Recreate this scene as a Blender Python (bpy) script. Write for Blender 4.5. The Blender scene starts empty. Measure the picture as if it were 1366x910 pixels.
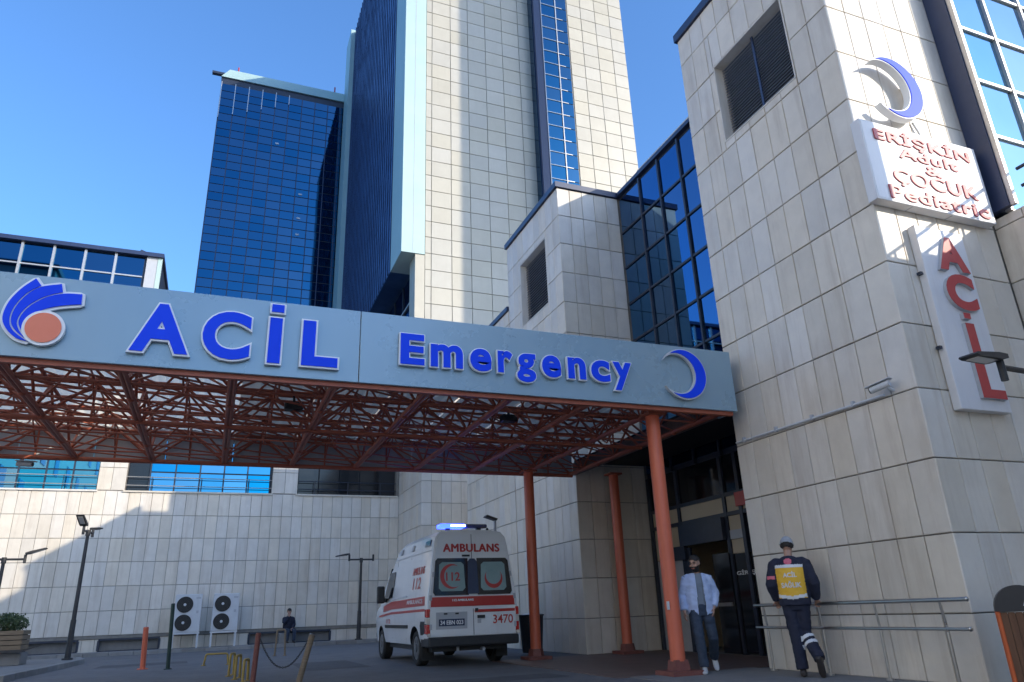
import bpy, bmesh, math, random
from mathutils import Vector, Matrix, noise
from mathutils.bvhtree import BVHTree
random.seed(7)
R = math.radians
scene = bpy.context.scene
col = scene.collection

# ------------------------------------------------------------------ camera
AZ, PITCH, ROLL, FPX = 0.388165, 0.358260, -0.038212, 960.49
fw = Vector((math.sin(AZ)*math.cos(PITCH), math.cos(AZ)*math.cos(PITCH), math.sin(PITCH)))
rt = Vector((math.cos(AZ), -math.sin(AZ), 0.0)); up = rt.cross(fw)
r2 = rt*math.cos(ROLL) + up*math.sin(ROLL); u2 = up*math.cos(ROLL) - rt*math.sin(ROLL)
cd = bpy.data.cameras.new('camera'); cam = bpy.data.objects.new('camera', cd); col.objects.link(cam)
cam.matrix_world = Matrix(((r2.x, u2.x, -fw.x, 0.0), (r2.y, u2.y, -fw.y, 0.0), (r2.z, u2.z, -fw.z, 1.0), (0, 0, 0, 1)))
cd.sensor_width = 36.0; cd.lens = FPX/1366*36.0; cd.clip_start = 0.05; cd.clip_end = 3000
scene.camera = cam

# ------------------------------------------------------------------ light
SUN = Vector((0.87, -1.0, 0.5525)).normalized()          # towards the sun
el = math.asin(SUN.z); rot = math.atan2(SUN.x, SUN.y)
w = bpy.data.worlds.new('World'); scene.world = w; w.use_nodes = True
nt = w.node_tree; bg = nt.nodes['Background']
sky = nt.nodes.new('ShaderNodeTexSky'); sky.sky_type = 'NISHITA'; sky.sun_disc = False
sky.sun_elevation = el; sky.sun_rotation = rot
sky.air_density = 1.3; sky.dust_density = 2.0; sky.ozone_density = 9.2; sky.altitude = 0
nt.links.new(sky.outputs[0], bg.inputs[0]); bg.inputs[1].default_value = 0.15
sl = bpy.data.lights.new('sun', 'SUN'); sl.energy = 2.0; sl.angle = R(0.5); sl.color = (1.0, 0.89, 0.72)
so = bpy.data.objects.new('sun', sl); col.objects.link(so); so.location = (20, -20, 40)
so.rotation_euler = (-SUN).to_track_quat('-Z', 'Y').to_euler()
vs = scene.view_settings; vs.view_transform = 'Standard'; vs.look = 'None'; vs.gamma = 1.0; vs.use_curve_mapping = False
vs.exposure = 1.22

# ------------------------------------------------------------------ materials
def nd(nt, t, **k):
    n = nt.nodes.new(t)
    for a, b in k.items(): setattr(n, a, b)
    return n
def mat(name, c, rough=0.6, metal=0.0, c2=None, scale=4.0, amt=0.5, bump=0.0, bscale=None, stretch=(1, 1, 1), rnd=0.0, spec=None,
        emit=None, estr=0.0, trans=0.0, coat=0.0, stain=None, stain_amt=0.0, coords='Object', rvar=0.0):
    m = bpy.data.materials.new(name); m.use_nodes = True; t = m.node_tree; b = t.nodes['Principled BSDF']
    b.inputs['Roughness'].default_value = rough; b.inputs['Metallic'].default_value = metal
    if spec is not None: b.inputs['Specular IOR Level'].default_value = spec
    if coat: b.inputs['Coat Weight'].default_value = coat; b.inputs['Coat Roughness'].default_value = 0.06
    if emit: b.inputs['Emission Color'].default_value = (*emit, 1); b.inputs['Emission Strength'].default_value = estr
    b.inputs['Base Color'].default_value = (*c, 1)
    if c2 is None and not rnd and not bump and not stain: return m
    tc = nd(t, 'ShaderNodeTexCoord'); mp = nd(t, 'ShaderNodeMapping'); mp.inputs['Scale'].default_value = stretch
    oi = nd(t, 'ShaderNodeObjectInfo')
    add = nd(t, 'ShaderNodeVectorMath', operation='MULTIPLY_ADD')
    t.links.new(tc.outputs[coords], add.inputs[0]); add.inputs[1].default_value = (1, 1, 1)
    if rnd:
        mul = nd(t, 'ShaderNodeVectorMath', operation='SCALE'); mul.inputs[0].default_value = (37, 53, 71)
        t.links.new(oi.outputs['Random'], mul.inputs['Scale']); t.links.new(mul.outputs[0], add.inputs[2])
    t.links.new(add.outputs[0], mp.inputs['Vector'])
    cur = None
    nz = nd(t, 'ShaderNodeTexNoise'); nz.inputs['Scale'].default_value = scale; nz.inputs['Detail'].default_value = 7; nz.inputs['Roughness'].default_value = 0.62
    t.links.new(mp.outputs[0], nz.inputs['Vector'])
    rp = nd(t, 'ShaderNodeValToRGB'); rp.color_ramp.elements[0].position = 0.5-amt/2; rp.color_ramp.elements[1].position = 0.5+amt/2
    rp.color_ramp.elements[0].color = (*c, 1); rp.color_ramp.elements[1].color = (*(c2 or c), 1)
    t.links.new(nz.outputs['Fac'], rp.inputs['Fac']); cur = rp.outputs[0]
    if rnd:
        hv = nd(t, 'ShaderNodeHueSaturation')
        mr = nd(t, 'ShaderNodeMapRange'); mr.inputs[3].default_value = 1-rnd; mr.inputs[4].default_value = 1+rnd
        t.links.new(oi.outputs['Random'], mr.inputs[0]); t.links.new(mr.outputs[0], hv.inputs['Value'])
        # a second pseudo random for saturation
        m2 = nd(t, 'ShaderNodeMath', operation='MULTIPLY'); m2.inputs[1].default_value = 17.31
        m3 = nd(t, 'ShaderNodeMath', operation='FRACT'); mr2 = nd(t, 'ShaderNodeMapRange'); mr2.inputs[3].default_value = 1-4*rnd; mr2.inputs[4].default_value = 1+3*rnd
        t.links.new(oi.outputs['Random'], m2.inputs[0]); t.links.new(m2.outputs[0], m3.inputs[0]); t.links.new(m3.outputs[0], mr2.inputs[0])
        t.links.new(mr2.outputs[0], hv.inputs['Saturation']); t.links.new(cur, hv.inputs['Color']); cur = hv.outputs[0]
    if stain:
        g = nd(t, 'ShaderNodeNewGeometry'); sp = nd(t, 'ShaderNodeMapping'); sp.inputs['Scale'].default_value = (2.6, 2.6, 0.26)
        t.links.new(g.outputs['Position'], sp.inputs['Vector'])
        n2 = nd(t, 'ShaderNodeTexNoise'); n2.inputs['Scale'].default_value = 1.3; n2.inputs['Detail'].default_value = 8; n2.inputs['Roughness'].default_value = 0.7
        t.links.new(sp.outputs[0], n2.inputs['Vector'])
        r3 = nd(t, 'ShaderNodeValToRGB'); r3.color_ramp.elements[0].position = 0.50; r3.color_ramp.elements[1].position = 0.78
        r3.color_ramp.elements[0].color = (0, 0, 0, 1); r3.color_ramp.elements[1].color = (stain_amt,)*3+(1,)
        t.links.new(n2.outputs['Fac'], r3.inputs['Fac'])
        mx = nd(t, 'ShaderNodeMix', data_type='RGBA'); t.links.new(r3.outputs[0], mx.inputs['Factor']); t.links.new(cur, mx.inputs['A']); mx.inputs['B'].default_value = (*stain, 1)
        cur = mx.outputs['Result']
    t.links.new(cur, b.inputs['Base Color'])
    if rvar:
        m4 = nd(t, 'ShaderNodeMapRange'); m4.inputs[3].default_value = rough-rvar; m4.inputs[4].default_value = rough+rvar
        t.links.new(nz.outputs['Fac'], m4.inputs[0]); t.links.new(m4.outputs[0], b.inputs['Roughness'])
    if bump:
        n3 = nd(t, 'ShaderNodeTexNoise'); n3.inputs['Scale'].default_value = bscale or scale*4; n3.inputs['Detail'].default_value = 6
        t.links.new(mp.outputs[0], n3.inputs['Vector'])
        bp = nd(t, 'ShaderNodeBump'); bp.inputs['Strength'].default_value = bump; bp.inputs['Distance'].default_value = 0.02
        t.links.new(n3.outputs['Fac'], bp.inputs['Height']); t.links.new(bp.outputs[0], b.inputs['Normal'])
    return m
M = {}
M['stone'] = mat('stone_tile', (0.61, 0.555, 0.475), 0.42, c2=(0.72, 0.66, 0.57), scale=2.3, amt=0.5, bump=0.06, bscale=30, rnd=0.075, stain=(0.40, 0.32, 0.24), stain_amt=0.6, rvar=0.10)
M['cream'] = mat('cream_tile', (0.42, 0.39, 0.32), 0.45, c2=(0.475, 0.445, 0.37), scale=0.8, amt=0.5, rnd=0.05, stain=(0.36, 0.32, 0.26), stain_amt=0.25)
M['joint'] = mat('joint_mortar', (0.17, 0.155, 0.135), 0.9, c2=(0.27, 0.25, 0.22), scale=5)
M['render'] = mat('white_render', (0.72, 0.69, 0.63), 0.8, c2=(0.78, 0.75, 0.69), scale=0.6)
M['cjoint'] = mat('tower_joint', (0.22, 0.20, 0.165), 0.9, c2=(0.28, 0.26, 0.22), scale=3)
M['navy'] = mat('navy_metal', (0.022, 0.035, 0.085), 0.35, c2=(0.03, 0.045, 0.10), scale=6)
M['slat'] = mat('louvre_slat', (0.22, 0.26, 0.34), 0.45, c2=(0.27, 0.31, 0.39), scale=6)
M['glass'] = mat('tower_glass', (0.019, 0.085, 0.165), 0.03, 1.0, c2=(0.023, 0.098, 0.19), scale=0.12, rnd=0.02)
M['gdark'] = mat('spandrel_glass', (0.04, 0.13, 0.26), 0.05, 1.0, rnd=0.05)
M['wglass'] = mat('window_glass', (0.045, 0.25, 0.42), 0.02, 1.0, c2=(0.06, 0.29, 0.47), scale=0.3, rnd=0.05, bump=0.01, bscale=1.2)
M['rglass'] = mat('pale_glass', (0.18, 0.34, 0.48), 0.03, 1.0, c2=(0.22, 0.39, 0.54), scale=0.6, rnd=0.08, bump=0.015, bscale=1.5)
M['lglass'] = mat('link_glass', (0.045, 0.14, 0.28), 0.02, 1.0, c2=(0.055, 0.155, 0.30), scale=0.4, rnd=0.03, bump=0.01, bscale=0.9)
M['flank'] = mat('flank_glass', (0.065, 0.15, 0.32), 0.36, 0.7, c2=(0.12, 0.24, 0.46), scale=0.45, amt=0.3, bump=0.5, bscale=0.9)
M['black'] = mat('dark_glazing', (0.010, 0.011, 0.014), 0.08, spec=0.5)
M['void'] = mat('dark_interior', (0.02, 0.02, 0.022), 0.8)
M['frame'] = mat('dark_frame', (0.018, 0.025, 0.045), 0.4, c2=(0.03, 0.04, 0.065), scale=8)
M['alu'] = mat('aluminium', (0.50, 0.48, 0.46), 0.35, 0.6, c2=(0.60, 0.57, 0.53), scale=9)
M['pgreen'] = mat('pale_green_panel', (0.36, 0.50, 0.48), 0.45, c2=(0.42, 0.56, 0.53), scale=0.5, rnd=0.03)
M['fascia'] = mat('fascia_panel', (0.25, 0.365, 0.445), 0.28, 0.2, c2=(0.275, 0.39, 0.47), scale=0.9, amt=0.8, rvar=0.06, stain=(0.20, 0.29, 0.35), stain_amt=0.12)
M['red'] = mat('red_oxide_steel', (0.33, 0.085, 0.045), 0.5, c2=(0.41, 0.11, 0.06), scale=7, bump=0.05, bscale=40, rvar=0.1)
M['orange'] = mat('orange_red_paint', (0.62, 0.13, 0.065), 0.42, c2=(0.68, 0.16, 0.08), scale=3, bump=0.03, stain=(0.22, 0.05, 0.03), stain_amt=0.5)
M['blue'] = mat('blue_acrylic', (0.004, 0.055, 0.80), 0.45, c2=(0.005, 0.065, 0.86), scale=3, spec=0.2)
M['white'] = mat('white_acrylic', (0.86, 0.87, 0.88), 0.3, c2=(0.80, 0.82, 0.83), scale=5)
M['signw'] = mat('sign_white', (0.66, 0.66, 0.68), 0.35, c2=(0.73, 0.73, 0.74), scale=2, stain=(0.5, 0.48, 0.45), stain_amt=0.4)
M['sred'] = mat('sign_red', (0.42, 0.045, 0.05), 0.35, c2=(0.50, 0.06, 0.06), scale=5)
M['sside'] = mat('sign_side', (0.40, 0.42, 0.45), 0.5, c2=(0.46, 0.47, 0.5), scale=5)
M['coral'] = mat('coral_acrylic', (0.80, 0.20, 0.10), 0.3, c2=(0.84, 0.22, 0.12), scale=5)
M['asphalt'] = mat('asphalt', (0.11, 0.11, 0.115), 0.8, c2=(0.175, 0.173, 0.175), scale=0.9, amt=0.7, bump=0.35, bscale=55, coords='Object', stain=(0.08, 0.077, 0.075), stain_amt=0.7)
M['patch'] = mat('asphalt_patch', (0.07, 0.07, 0.073), 0.85, c2=(0.11, 0.11, 0.112), scale=2.5, bump=0.3, bscale=60)
M['paving'] = mat('concrete_paving', (0.17, 0.165, 0.16), 0.8, c2=(0.24, 0.235, 0.225), scale=1.7, bump=0.2, bscale=40, stain=(0.11, 0.10, 0.095), stain_amt=0.5)
M['redpave'] = mat('red_brown_paving', (0.12, 0.075, 0.065), 0.55, c2=(0.18, 0.12, 0.10), scale=2.2, bump=0.15, bscale=30, stain=(0.08, 0.07, 0.065), stain_amt=0.6)
M['pale'] = mat('pale_paving', (0.46, 0.43, 0.39), 0.8, c2=(0.54, 0.51, 0.46), scale=1.2, bump=0.1)
M['kerb'] = mat('kerb_stone', (0.20, 0.195, 0.185), 0.85, c2=(0.28, 0.27, 0.255), scale=3, bump=0.3, bscale=30, rnd=0.12)
M['pole'] = mat('dark_pole', (0.025, 0.025, 0.028), 0.5, c2=(0.045, 0.043, 0.042), scale=7, bump=0.05)
M['steel'] = mat('stainless_steel', (0.55, 0.54, 0.52), 0.30, 1.0, c2=(0.47, 0.45, 0.42), scale=4, rvar=0.08)
M['wpaint'] = mat('van_white', (0.80, 0.81, 0.82), 0.25, c2=(0.74, 0.75, 0.76), scale=1.3, coat=0.5, stain=(0.45, 0.44, 0.42), stain_amt=0.25)
M['wmetal'] = mat('white_metal', (0.62, 0.64, 0.66), 0.4, c2=(0.54, 0.56, 0.58), scale=4, stain=(0.38, 0.36, 0.33), stain_amt=0.4)
M['vred'] = mat('van_red', (0.44, 0.03, 0.025), 0.3, c2=(0.50, 0.04, 0.03), scale=3)
M['plastic'] = mat('black_plastic', (0.018, 0.018, 0.02), 0.5, c2=(0.03, 0.03, 0.032), scale=9)
M['rim'] = mat('wheel_steel', (0.16, 0.165, 0.17), 0.4, 0.5, c2=(0.24, 0.24, 0.245), scale=9)
M['rubber'] = mat('tyre_rubber', (0.016, 0.016, 0.017), 0.8, c2=(0.028, 0.027, 0.026), scale=14)
M['lampred'] = mat('lamp_red', (0.50, 0.02, 0.02), 0.12, coat=0.5)
M['lampw'] = mat('lamp_clear', (0.62, 0.58, 0.52), 0.12, coat=0.5)
M['curtain'] = mat('window_film', (0.22, 0.33, 0.33), 0.5, c2=(0.30, 0.42, 0.42), scale=4)
M['yellow'] = mat('yellow_paint', (0.46, 0.32, 0.06), 0.55, c2=(0.30, 0.20, 0.06), scale=9, bump=0.1)
M['dgreen'] = mat('dark_green_paint', (0.012, 0.035, 0.028), 0.5, c2=(0.02, 0.05, 0.04), scale=8)
M['rust'] = mat('rusty_paint', (0.17, 0.05, 0.04), 0.65, c2=(0.24, 0.09, 0.07), scale=12, bump=0.1)
M['wood'] = mat('weathered_wood', (0.16, 0.11, 0.07), 0.7, c2=(0.26, 0.20, 0.13), scale=5, stretch=(1, 1, 12), bump=0.15)
M['binwood'] = mat('bin_wood', (0.10, 0.042, 0.02), 0.6, c2=(0.16, 0.07, 0.03), scale=6, stretch=(3, 3, 0.4), bump=0.12)
M['borange'] = mat('bin_orange', (0.55, 0.10, 0.025), 0.45, c2=(0.62, 0.13, 0.03), scale=5)
M['leaf'] = mat('shrub_leaf', (0.035, 0.06, 0.016), 0.6, c2=(0.075, 0.10, 0.03), scale=3, rnd=0.0)
M['interior'] = mat('cream_interior', (0.50, 0.42, 0.30), 0.7, c2=(0.56, 0.47, 0.34), scale=2)
M['skin'] = mat('skin', (0.42, 0.24, 0.17), 0.5, c2=(0.48, 0.28, 0.20), scale=12)
M['hair'] = mat('dark_hair', (0.014, 0.011, 0.010), 0.6, c2=(0.03, 0.024, 0.02), scale=60, bump=0.4, bscale=120)
M['denim'] = mat('dark_denim', (0.022, 0.035, 0.060), 0.85, c2=(0.045, 0.065, 0.10), scale=9, bump=0.2, bscale=60)
M['bluejkt'] = mat('pale_blue_cloth', (0.40, 0.49, 0.70), 0.8, c2=(0.46, 0.55, 0.76), scale=5, bump=0.2, bscale=25)
M['grey'] = mat('grey_cloth', (0.17, 0.20, 0.24), 0.85, c2=(0.21, 0.24, 0.28), scale=7, bump=0.2, bscale=30)
M['navycloth'] = mat('navy_cloth', (0.010, 0.013, 0.032), 0.8, c2=(0.018, 0.022, 0.045), scale=7, bump=0.2, bscale=30)
M['vest'] = mat('yellow_vest', (0.76, 0.43, 0.03), 0.6, c2=(0.82, 0.48, 0.04), scale=5, bump=0.1)
M['reflect'] = mat('reflective_tape', (0.62, 0.64, 0.66), 0.4, c2=(0.72, 0.73, 0.74), scale=20)
M['beanie'] = mat('grey_knit', (0.30, 0.32, 0.35), 0.9, c2=(0.42, 0.44, 0.47), scale=20, bump=0.4, bscale=90)
M['shoe'] = mat('white_shoe', (0.60, 0.60, 0.60), 0.5, c2=(0.5, 0.5, 0.5), scale=10)
M['boot'] = mat('dark_boot', (0.025, 0.02, 0.018), 0.5, c2=(0.05, 0.04, 0.035), scale=12)
M['emb'] = mat('pink_emblem', (0.60, 0.06, 0.12), 0.5, c2=(0.7, 0.2, 0.24), scale=30)
M['bluelight'] = mat('blue_beacon', (0.01, 0.02, 0.45), 0.15, emit=(0.02, 0.05, 1.0), estr=4.0)
M['bluecore'] = mat('beacon_led', (0.3, 0.4, 1.0), 0.2, emit=(0.35, 0.50, 1.0), estr=14.0)
M['bluedark'] = mat('beacon_unlit', (0.015, 0.02, 0.09), 0.12, coat=0.6)
# translucent roof sheet
m = bpy.data.materials.new('translucent_roof_sheet'); m.use_nodes = True; t = m.node_tree; b = t.nodes['Principled BSDF']
b.inputs['Base Color'].default_value = (0.55, 0.52, 0.45, 1); b.inputs['Roughness'].default_value = 0.5
tr = nd(t, 'ShaderNodeBsdfTranslucent'); tr.inputs[0].default_value = (0.90, 0.83, 0.68, 1)
mx = nd(t, 'ShaderNodeMixShader'); mx.inputs[0].default_value = 0.75
t.links.new(b.outputs[0], mx.inputs[1]); t.links.new(tr.outputs[0], mx.inputs[2]); t.links.new(mx.outputs[0], t.nodes['Material Output'].inputs[0])
M['roof'] = m
m2_ = m.copy(); m2_.name = 'shaded_roof_sheet'; m2_.node_tree.nodes['Mix Shader'].inputs[0].default_value = 0.22; m2_.node_tree.nodes['Principled BSDF'].inputs['Base Color'].default_value = (0.30, 0.29, 0.27, 1); M['roofshade'] = m2_  # darker, less translucent copy of the roof sheet, standing in for shade

# ------------------------------------------------------------------ helpers
def tag(o, label=None, cat=None, group=None, kind=None):
    if label: o['label'] = label
    if cat: o['category'] = cat
    if group: o['group'] = group
    if kind: o['kind'] = kind
    return o
def empty(name, loc, label, cat, group=None, rz=0.0):
    o = bpy.data.objects.new(name, None); col.objects.link(o); o.location = loc; o.rotation_euler = (0, 0, rz); o.empty_display_size = 0.3
    return tag(o, label, cat, group)
def wpar(o, p):
    """parent o (world coordinates) to p, an unrotated thing or a part already in world coordinates"""
    o.parent = p; base = p
    off = Vector((0, 0, 0))
    while base is not None:
        off += Vector(base.location) if base.parent is None else Vector((0, 0, 0)); base = base.parent
    if p.parent is None: o.matrix_parent_inverse = Matrix.Translation(-Vector(p.location))
    else: o.matrix_parent_inverse = Matrix.Identity(4)
def link(name, me, parent=None, world=True):
    o = bpy.data.objects.new(name, me); col.objects.link(o)
    if parent is not None:
        if world: wpar(o, parent)
        else: o.parent = parent
    return o
class MB:
    def __init__(s): s.v = []; s.f = []; s.mi = []; s.cur = 0
    def add(s, vs, fs):
        n = len(s.v); s.v += [tuple(x) for x in vs]; s.f += [tuple(i+n for i in f) for f in fs]; s.mi += [s.cur]*len(fs); return s
    def box(s, x0, x1, y0, y1, z0, z1):
        v = [(x, y, z) for z in (z0, z1) for y in (y0, y1) for x in (x0, x1)]
        return s.add(v, [(0, 2, 3, 1), (4, 5, 7, 6), (0, 1, 5, 4), (2, 6, 7, 3), (0, 4, 6, 2), (1, 3, 7, 5)])
    def cbox(s, x0, x1, y0, y1, z0, z1, b):
        """box with chamfered edges"""
        bm = bmesh.new(); bmesh.ops.create_cube(bm, size=1.0)
        for vv in bm.verts: vv.co = Vector((x0+(vv.co.x+.5)*(x1-x0), y0+(vv.co.y+.5)*(y1-y0), z0+(vv.co.z+.5)*(z1-z0)))
        bmesh.ops.bevel(bm, geom=bm.edges[:], offset=b, segments=2, affect='EDGES', profile=0.5)
        bm.verts.index_update(); s.add([vv.co for vv in bm.verts], [[x.index for x in f.verts] for f in bm.faces]); bm.free(); return s
    def cyl(s, p0, p1, r0, r1=None, n=10, cap=True):
        p0, p1 = Vector(p0), Vector(p1); r1 = r0 if r1 is None else r1; d = (p1-p0).normalized()
        a = d.orthogonal().normalized(); b = d.cross(a)
        v = [p0+(a*math.cos(2*math.pi*i/n)+b*math.sin(2*math.pi*i/n))*r0 for i in range(n)]+[p1+(a*math.cos(2*math.pi*i/n)+b*math.sin(2*math.pi*i/n))*r1 for i in range(n)]
        f = [(i, (i+1) % n, n+(i+1) % n, n+i) for i in range(n)]
        if cap: f += [tuple(range(n-1, -1, -1)), tuple(range(n, 2*n))]
        return s.add(v, f)
    def tube(s, pts, r, n=8):
        pts = [Vector(p) for p in pts]; rings = []
        t0 = (pts[1]-pts[0]).normalized(); a = t0.orthogonal().normalized()
        for i, p in enumerate(pts):
            t1 = (pts[min(i+1, len(pts)-1)]-pts[max(i-1, 0)]).normalized(); a = (a-t1*a.dot(t1)).normalized(); b = t1.cross(a)
            rr = r[i] if isinstance(r, (list, tuple)) else r
            rings.append([p+(a*math.cos(2*math.pi*k/n)+b*math.sin(2*math.pi*k/n))*rr for k in range(n)])
        v = [q for rg in rings for q in rg]; f = []
        for i in range(len(pts)-1):
            for k in range(n): f.append((i*n+k, i*n+(k+1) % n, (i+1)*n+(k+1) % n, (i+1)*n+k))
        f += [tuple(range(n-1, -1, -1)), tuple(range((len(pts)-1)*n, len(pts)*n))]
        return s.add(v, f)
    def prism(s, poly, fn, d0, d1):
        """poly: list of 2d points; fn(u,v,d)->xyz"""
        n = len(poly); v = [fn(u, w_, d0) for u, w_ in poly]+[fn(u, w_, d1) for u, w_ in poly]
        return s.add(v, [tuple(range(n)), tuple(range(2*n-1, n-1, -1))]+[(i, n+i, n+(i+1) % n, (i+1) % n) for i in range(n)])
    def sphere(s, c, rx, ry, rz, nu=12, nv=8):
        v = []; f = []
        for j in range(nv+1):
            th = math.pi*j/nv
            for i in range(nu): ph = 2*math.pi*i/nu; v.append((c[0]+rx*math.sin(th)*math.cos(ph), c[1]+ry*math.sin(th)*math.sin(ph), c[2]+rz*math.cos(th)))
        for j in range(nv):
            for i in range(nu): f.append((j*nu+i, (j+1)*nu+i, (j+1)*nu+(i+1) % nu, j*nu+(i+1) % nu))
        return s.add(v, f)
    def mesh(s, name, mats, smooth=False, normals=True):
        me = bpy.data.meshes.new(name); me.from_pydata(s.v, [], s.f); 
        for m_ in (mats if isinstance(mats, (list, tuple)) else [mats]): me.materials.append(m_)
        if len(set(s.mi)) > 1: me.polygons.foreach_set('material_index', s.mi)
        bm = bmesh.new(); bm.from_mesh(me); bmesh.ops.remove_doubles(bm, verts=bm.verts[:], dist=1e-5)
        if normals: bmesh.ops.recalc_face_normals(bm, faces=bm.faces[:])
        bm.to_mesh(me); bm.free()
        if smooth:
            me.polygons.foreach_set('use_smooth', [True]*len(me.polygons)); me.set_sharp_from_angle(angle=R(38))
        me.update(); return me
    def build(s, name, mats, parent=None, smooth=False, world=True, normals=True):
        return link(name, s.mesh(name, mats, smooth, normals), parent, world)
def box(name, m_, parent, *a, bev=0.0, world=True):
    b = MB(); (b.cbox(*a, bev) if bev else b.box(*a)); return b.build(name, m_, parent, world=world)
# ---- tiles
_tiles = {}
def tile_mesh(w_, h_, th, m_):
    k = (round(w_, 3), round(h_, 3), th, m_.name)
    if k not in _tiles:
        c = min(0.007, w_/6, h_/6); x, z = w_/2, h_/2; yb, yf = 0.0, -th
        v = [(-x, yb, -z), (x, yb, -z), (x, yb, z), (-x, yb, z), (-x, yf+c, -z), (x, yf+c, -z), (x, yf+c, z), (-x, yf+c, z),
             (-x+c, yf, -z+c), (x-c, yf, -z+c), (x-c, yf, z-c), (-x+c, yf, z-c)]
        f = [(8, 9, 10, 11)]+[(i, (i+1) % 4, 4+(i+1) % 4, 4+i) for i in range(4)]+[(4+i, 4+(i+1) % 4, 8+(i+1) % 4, 8+i) for i in range(4)]
        me = bpy.data.meshes.new('tile'); me.from_pydata(v, [], f); me.materials.append(m_); me.update(); _tiles[k] = me
    return _tiles[k]
def rect_sub(r, h):
    x0, x1, z0, z1 = r; a0, a1, b0, b1 = h
    if a1 <= x0 or a0 >= x1 or b1 <= z0 or b0 >= z1: return [r]
    out = []
    if a0 > x0: out.append((x0, a0, z0, z1))
    if a1 < x1: out.append((a1, x1, z0, z1))
    m0, m1 = max(x0, a0), min(x1, a1)
    if b0 > z0: out.append((m0, m1, z0, b0))
    if b1 < z1: out.append((m0, m1, b1, z1))
    return out
def tiles(parent, P0, ang, us, zs, holes=(), m_=None, th=0.03, gu=0.012, gz=0.016, jit=1.0, name='tile'):
    """tiles on a vertical face. P0=(x,y) origin, u runs along (cos ang, sin ang), outward normal is (sin ang, -cos ang)"""
    ca, sa = math.cos(ang), math.sin(ang); m_ = m_ or M['stone']
    for i in range(len(us)-1):
        for j in range(len(zs)-1):
            rs = [(us[i], us[i+1], zs[j], zs[j+1])]
            for h in holes: rs = [q for r in rs for q in rect_sub(r, h)]
            for (a, b_, c, d) in rs:
                w_, h_ = b_-a-gu, d-c-gz
                if w_ < 0.03 or h_ < 0.03: continue
                o = bpy.data.objects.new(name, tile_mesh(w_, h_, th, m_)); col.objects.link(o)
                u, z = (a+b_)/2, (c+d)/2; off = random.uniform(-0.0025, 0.0025)*jit
                o.location = (P0[0]+ca*u+sa*off, P0[1]+sa*u-ca*off, z)
                o.rotation_euler = (random.gauss(0, R(0.10))*jit, random.gauss(0, R(0.06))*jit, ang+random.gauss(0, R(0.12))*jit)
                wpar(o, parent)
def lin(a, b, n): return [a+(b-a)*i/n for i in range(n+1)]
def step(a, b, d):
    n = max(1, round((b-a)/d)); return lin(a, b, n)
def face_holes(mb, fn, us0, us1, z0, z1, holes, depth):
    """front quads around holes and reveals of a given depth; fn(u,z,d)->xyz, d inward"""
    ux = sorted({us0, us1, *[h[0] for h in holes], *[h[1] for h in holes]}); zx = sorted({z0, z1, *[h[2] for h in holes], *[h[3] for h in holes]})
    for i in range(len(ux)-1):
        for j in range(len(zx)-1):
            cu, cz = (ux[i]+ux[i+1])/2, (zx[j]+zx[j+1])/2
            if any(h[0] < cu < h[1] and h[2] < cz < h[3] for h in holes): continue
            mb.add([fn(ux[i], zx[j], 0), fn(ux[i+1], zx[j], 0), fn(ux[i+1], zx[j+1], 0), fn(ux[i], zx[j+1], 0)], [(0, 1, 2, 3)])
    for (a, b_, c, d) in holes:
        q = [(a, c), (b_, c), (b_, d), (a, d)]
        for k in range(4):
            p, r = q[k], q[(k+1) % 4]
            mb.add([fn(*p, 0), fn(*r, 0), fn(*r, depth), fn(*p, depth)], [(0, 1, 2, 3)])
# ---- lettering
def glyph(body, offset=0.0, extrude=0.0, spacing=1.0):
    cu = bpy.data.curves.new('glyph', 'FONT'); cu.body = body; cu.offset = offset; cu.extrude = extrude; cu.resolution_u = 6; cu.space_character = spacing
    cu.align_x = 'LEFT'
    o = bpy.data.objects.new('glyph', cu); col.objects.link(o); bpy.context.view_layer.update()
    me = bpy.data.meshes.new_from_object(o.evaluated_get(bpy.context.evaluated_depsgraph_get()))
    v = [tuple(x.co) for x in me.vertices]; f = [tuple(p.vertices) for p in me.polygons]
    bpy.data.objects.remove(o); bpy.data.curves.remove(cu); bpy.data.meshes.remove(me)
    return v, f
def fit(v, ref, u0, u1, z0, z1):
    xs = [p[0] for p in ref]; ys = [p[1] for p in ref]; a, b_ = min(xs), max(xs); c, d = min(ys), max(ys)
    return [(u0+(p[0]-a)/(b_-a)*(u1-u0), z0+(p[1]-c)/(d-c)*(z1-z0), p[2]) for p in v]
def letters(body, u0, u1, z0, z1, fn, m_, name='lettering', parent=None, off=0.02, depth=0.004, spacing=1.0, world=True, lift=0.0, bold=0.0):
    """text fitted to a box; fn(u,z,d)->xyz where d is the height out of the surface"""
    v, f = glyph(body, off, 0.5 if depth else 0.0, spacing); v = fit(v, v, u0, u1, z0, z1)
    zs = [p[2] for p in v]; lo, hi = min(zs), max(zs)
    mb = MB(); mb.add([fn(p[0], p[1], lift+((p[2]-lo)/(hi-lo) if hi > lo else 0)*depth) for p in v], f)
    for k, (dx, dz) in enumerate(((-bold, 0), (bold, 0), (0, bold*.6), (0, -bold*.6)) if bold else ()):     # heavier strokes
        mb.add([fn(p[0]+dx, p[1]+dz, lift+((p[2]-lo)/(hi-lo) if hi > lo else 0)*(depth+.0004*(k+1))) for p in v], f)
    return mb.build(name, m_, parent, world=world)
# ------------------------------------------------------------------ ground
def struct(name, mb, m_, **k):
    o = mb.build(name, m_, **k); o['kind'] = 'structure'; return o
b = MB(); b.add([(-900, -900, 0), (900, -900, 0), (900, 1500, 0), (-900, 1500, 0)], [(0, 1, 2, 3)]); struct('ground', b, M['asphalt'])
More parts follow.
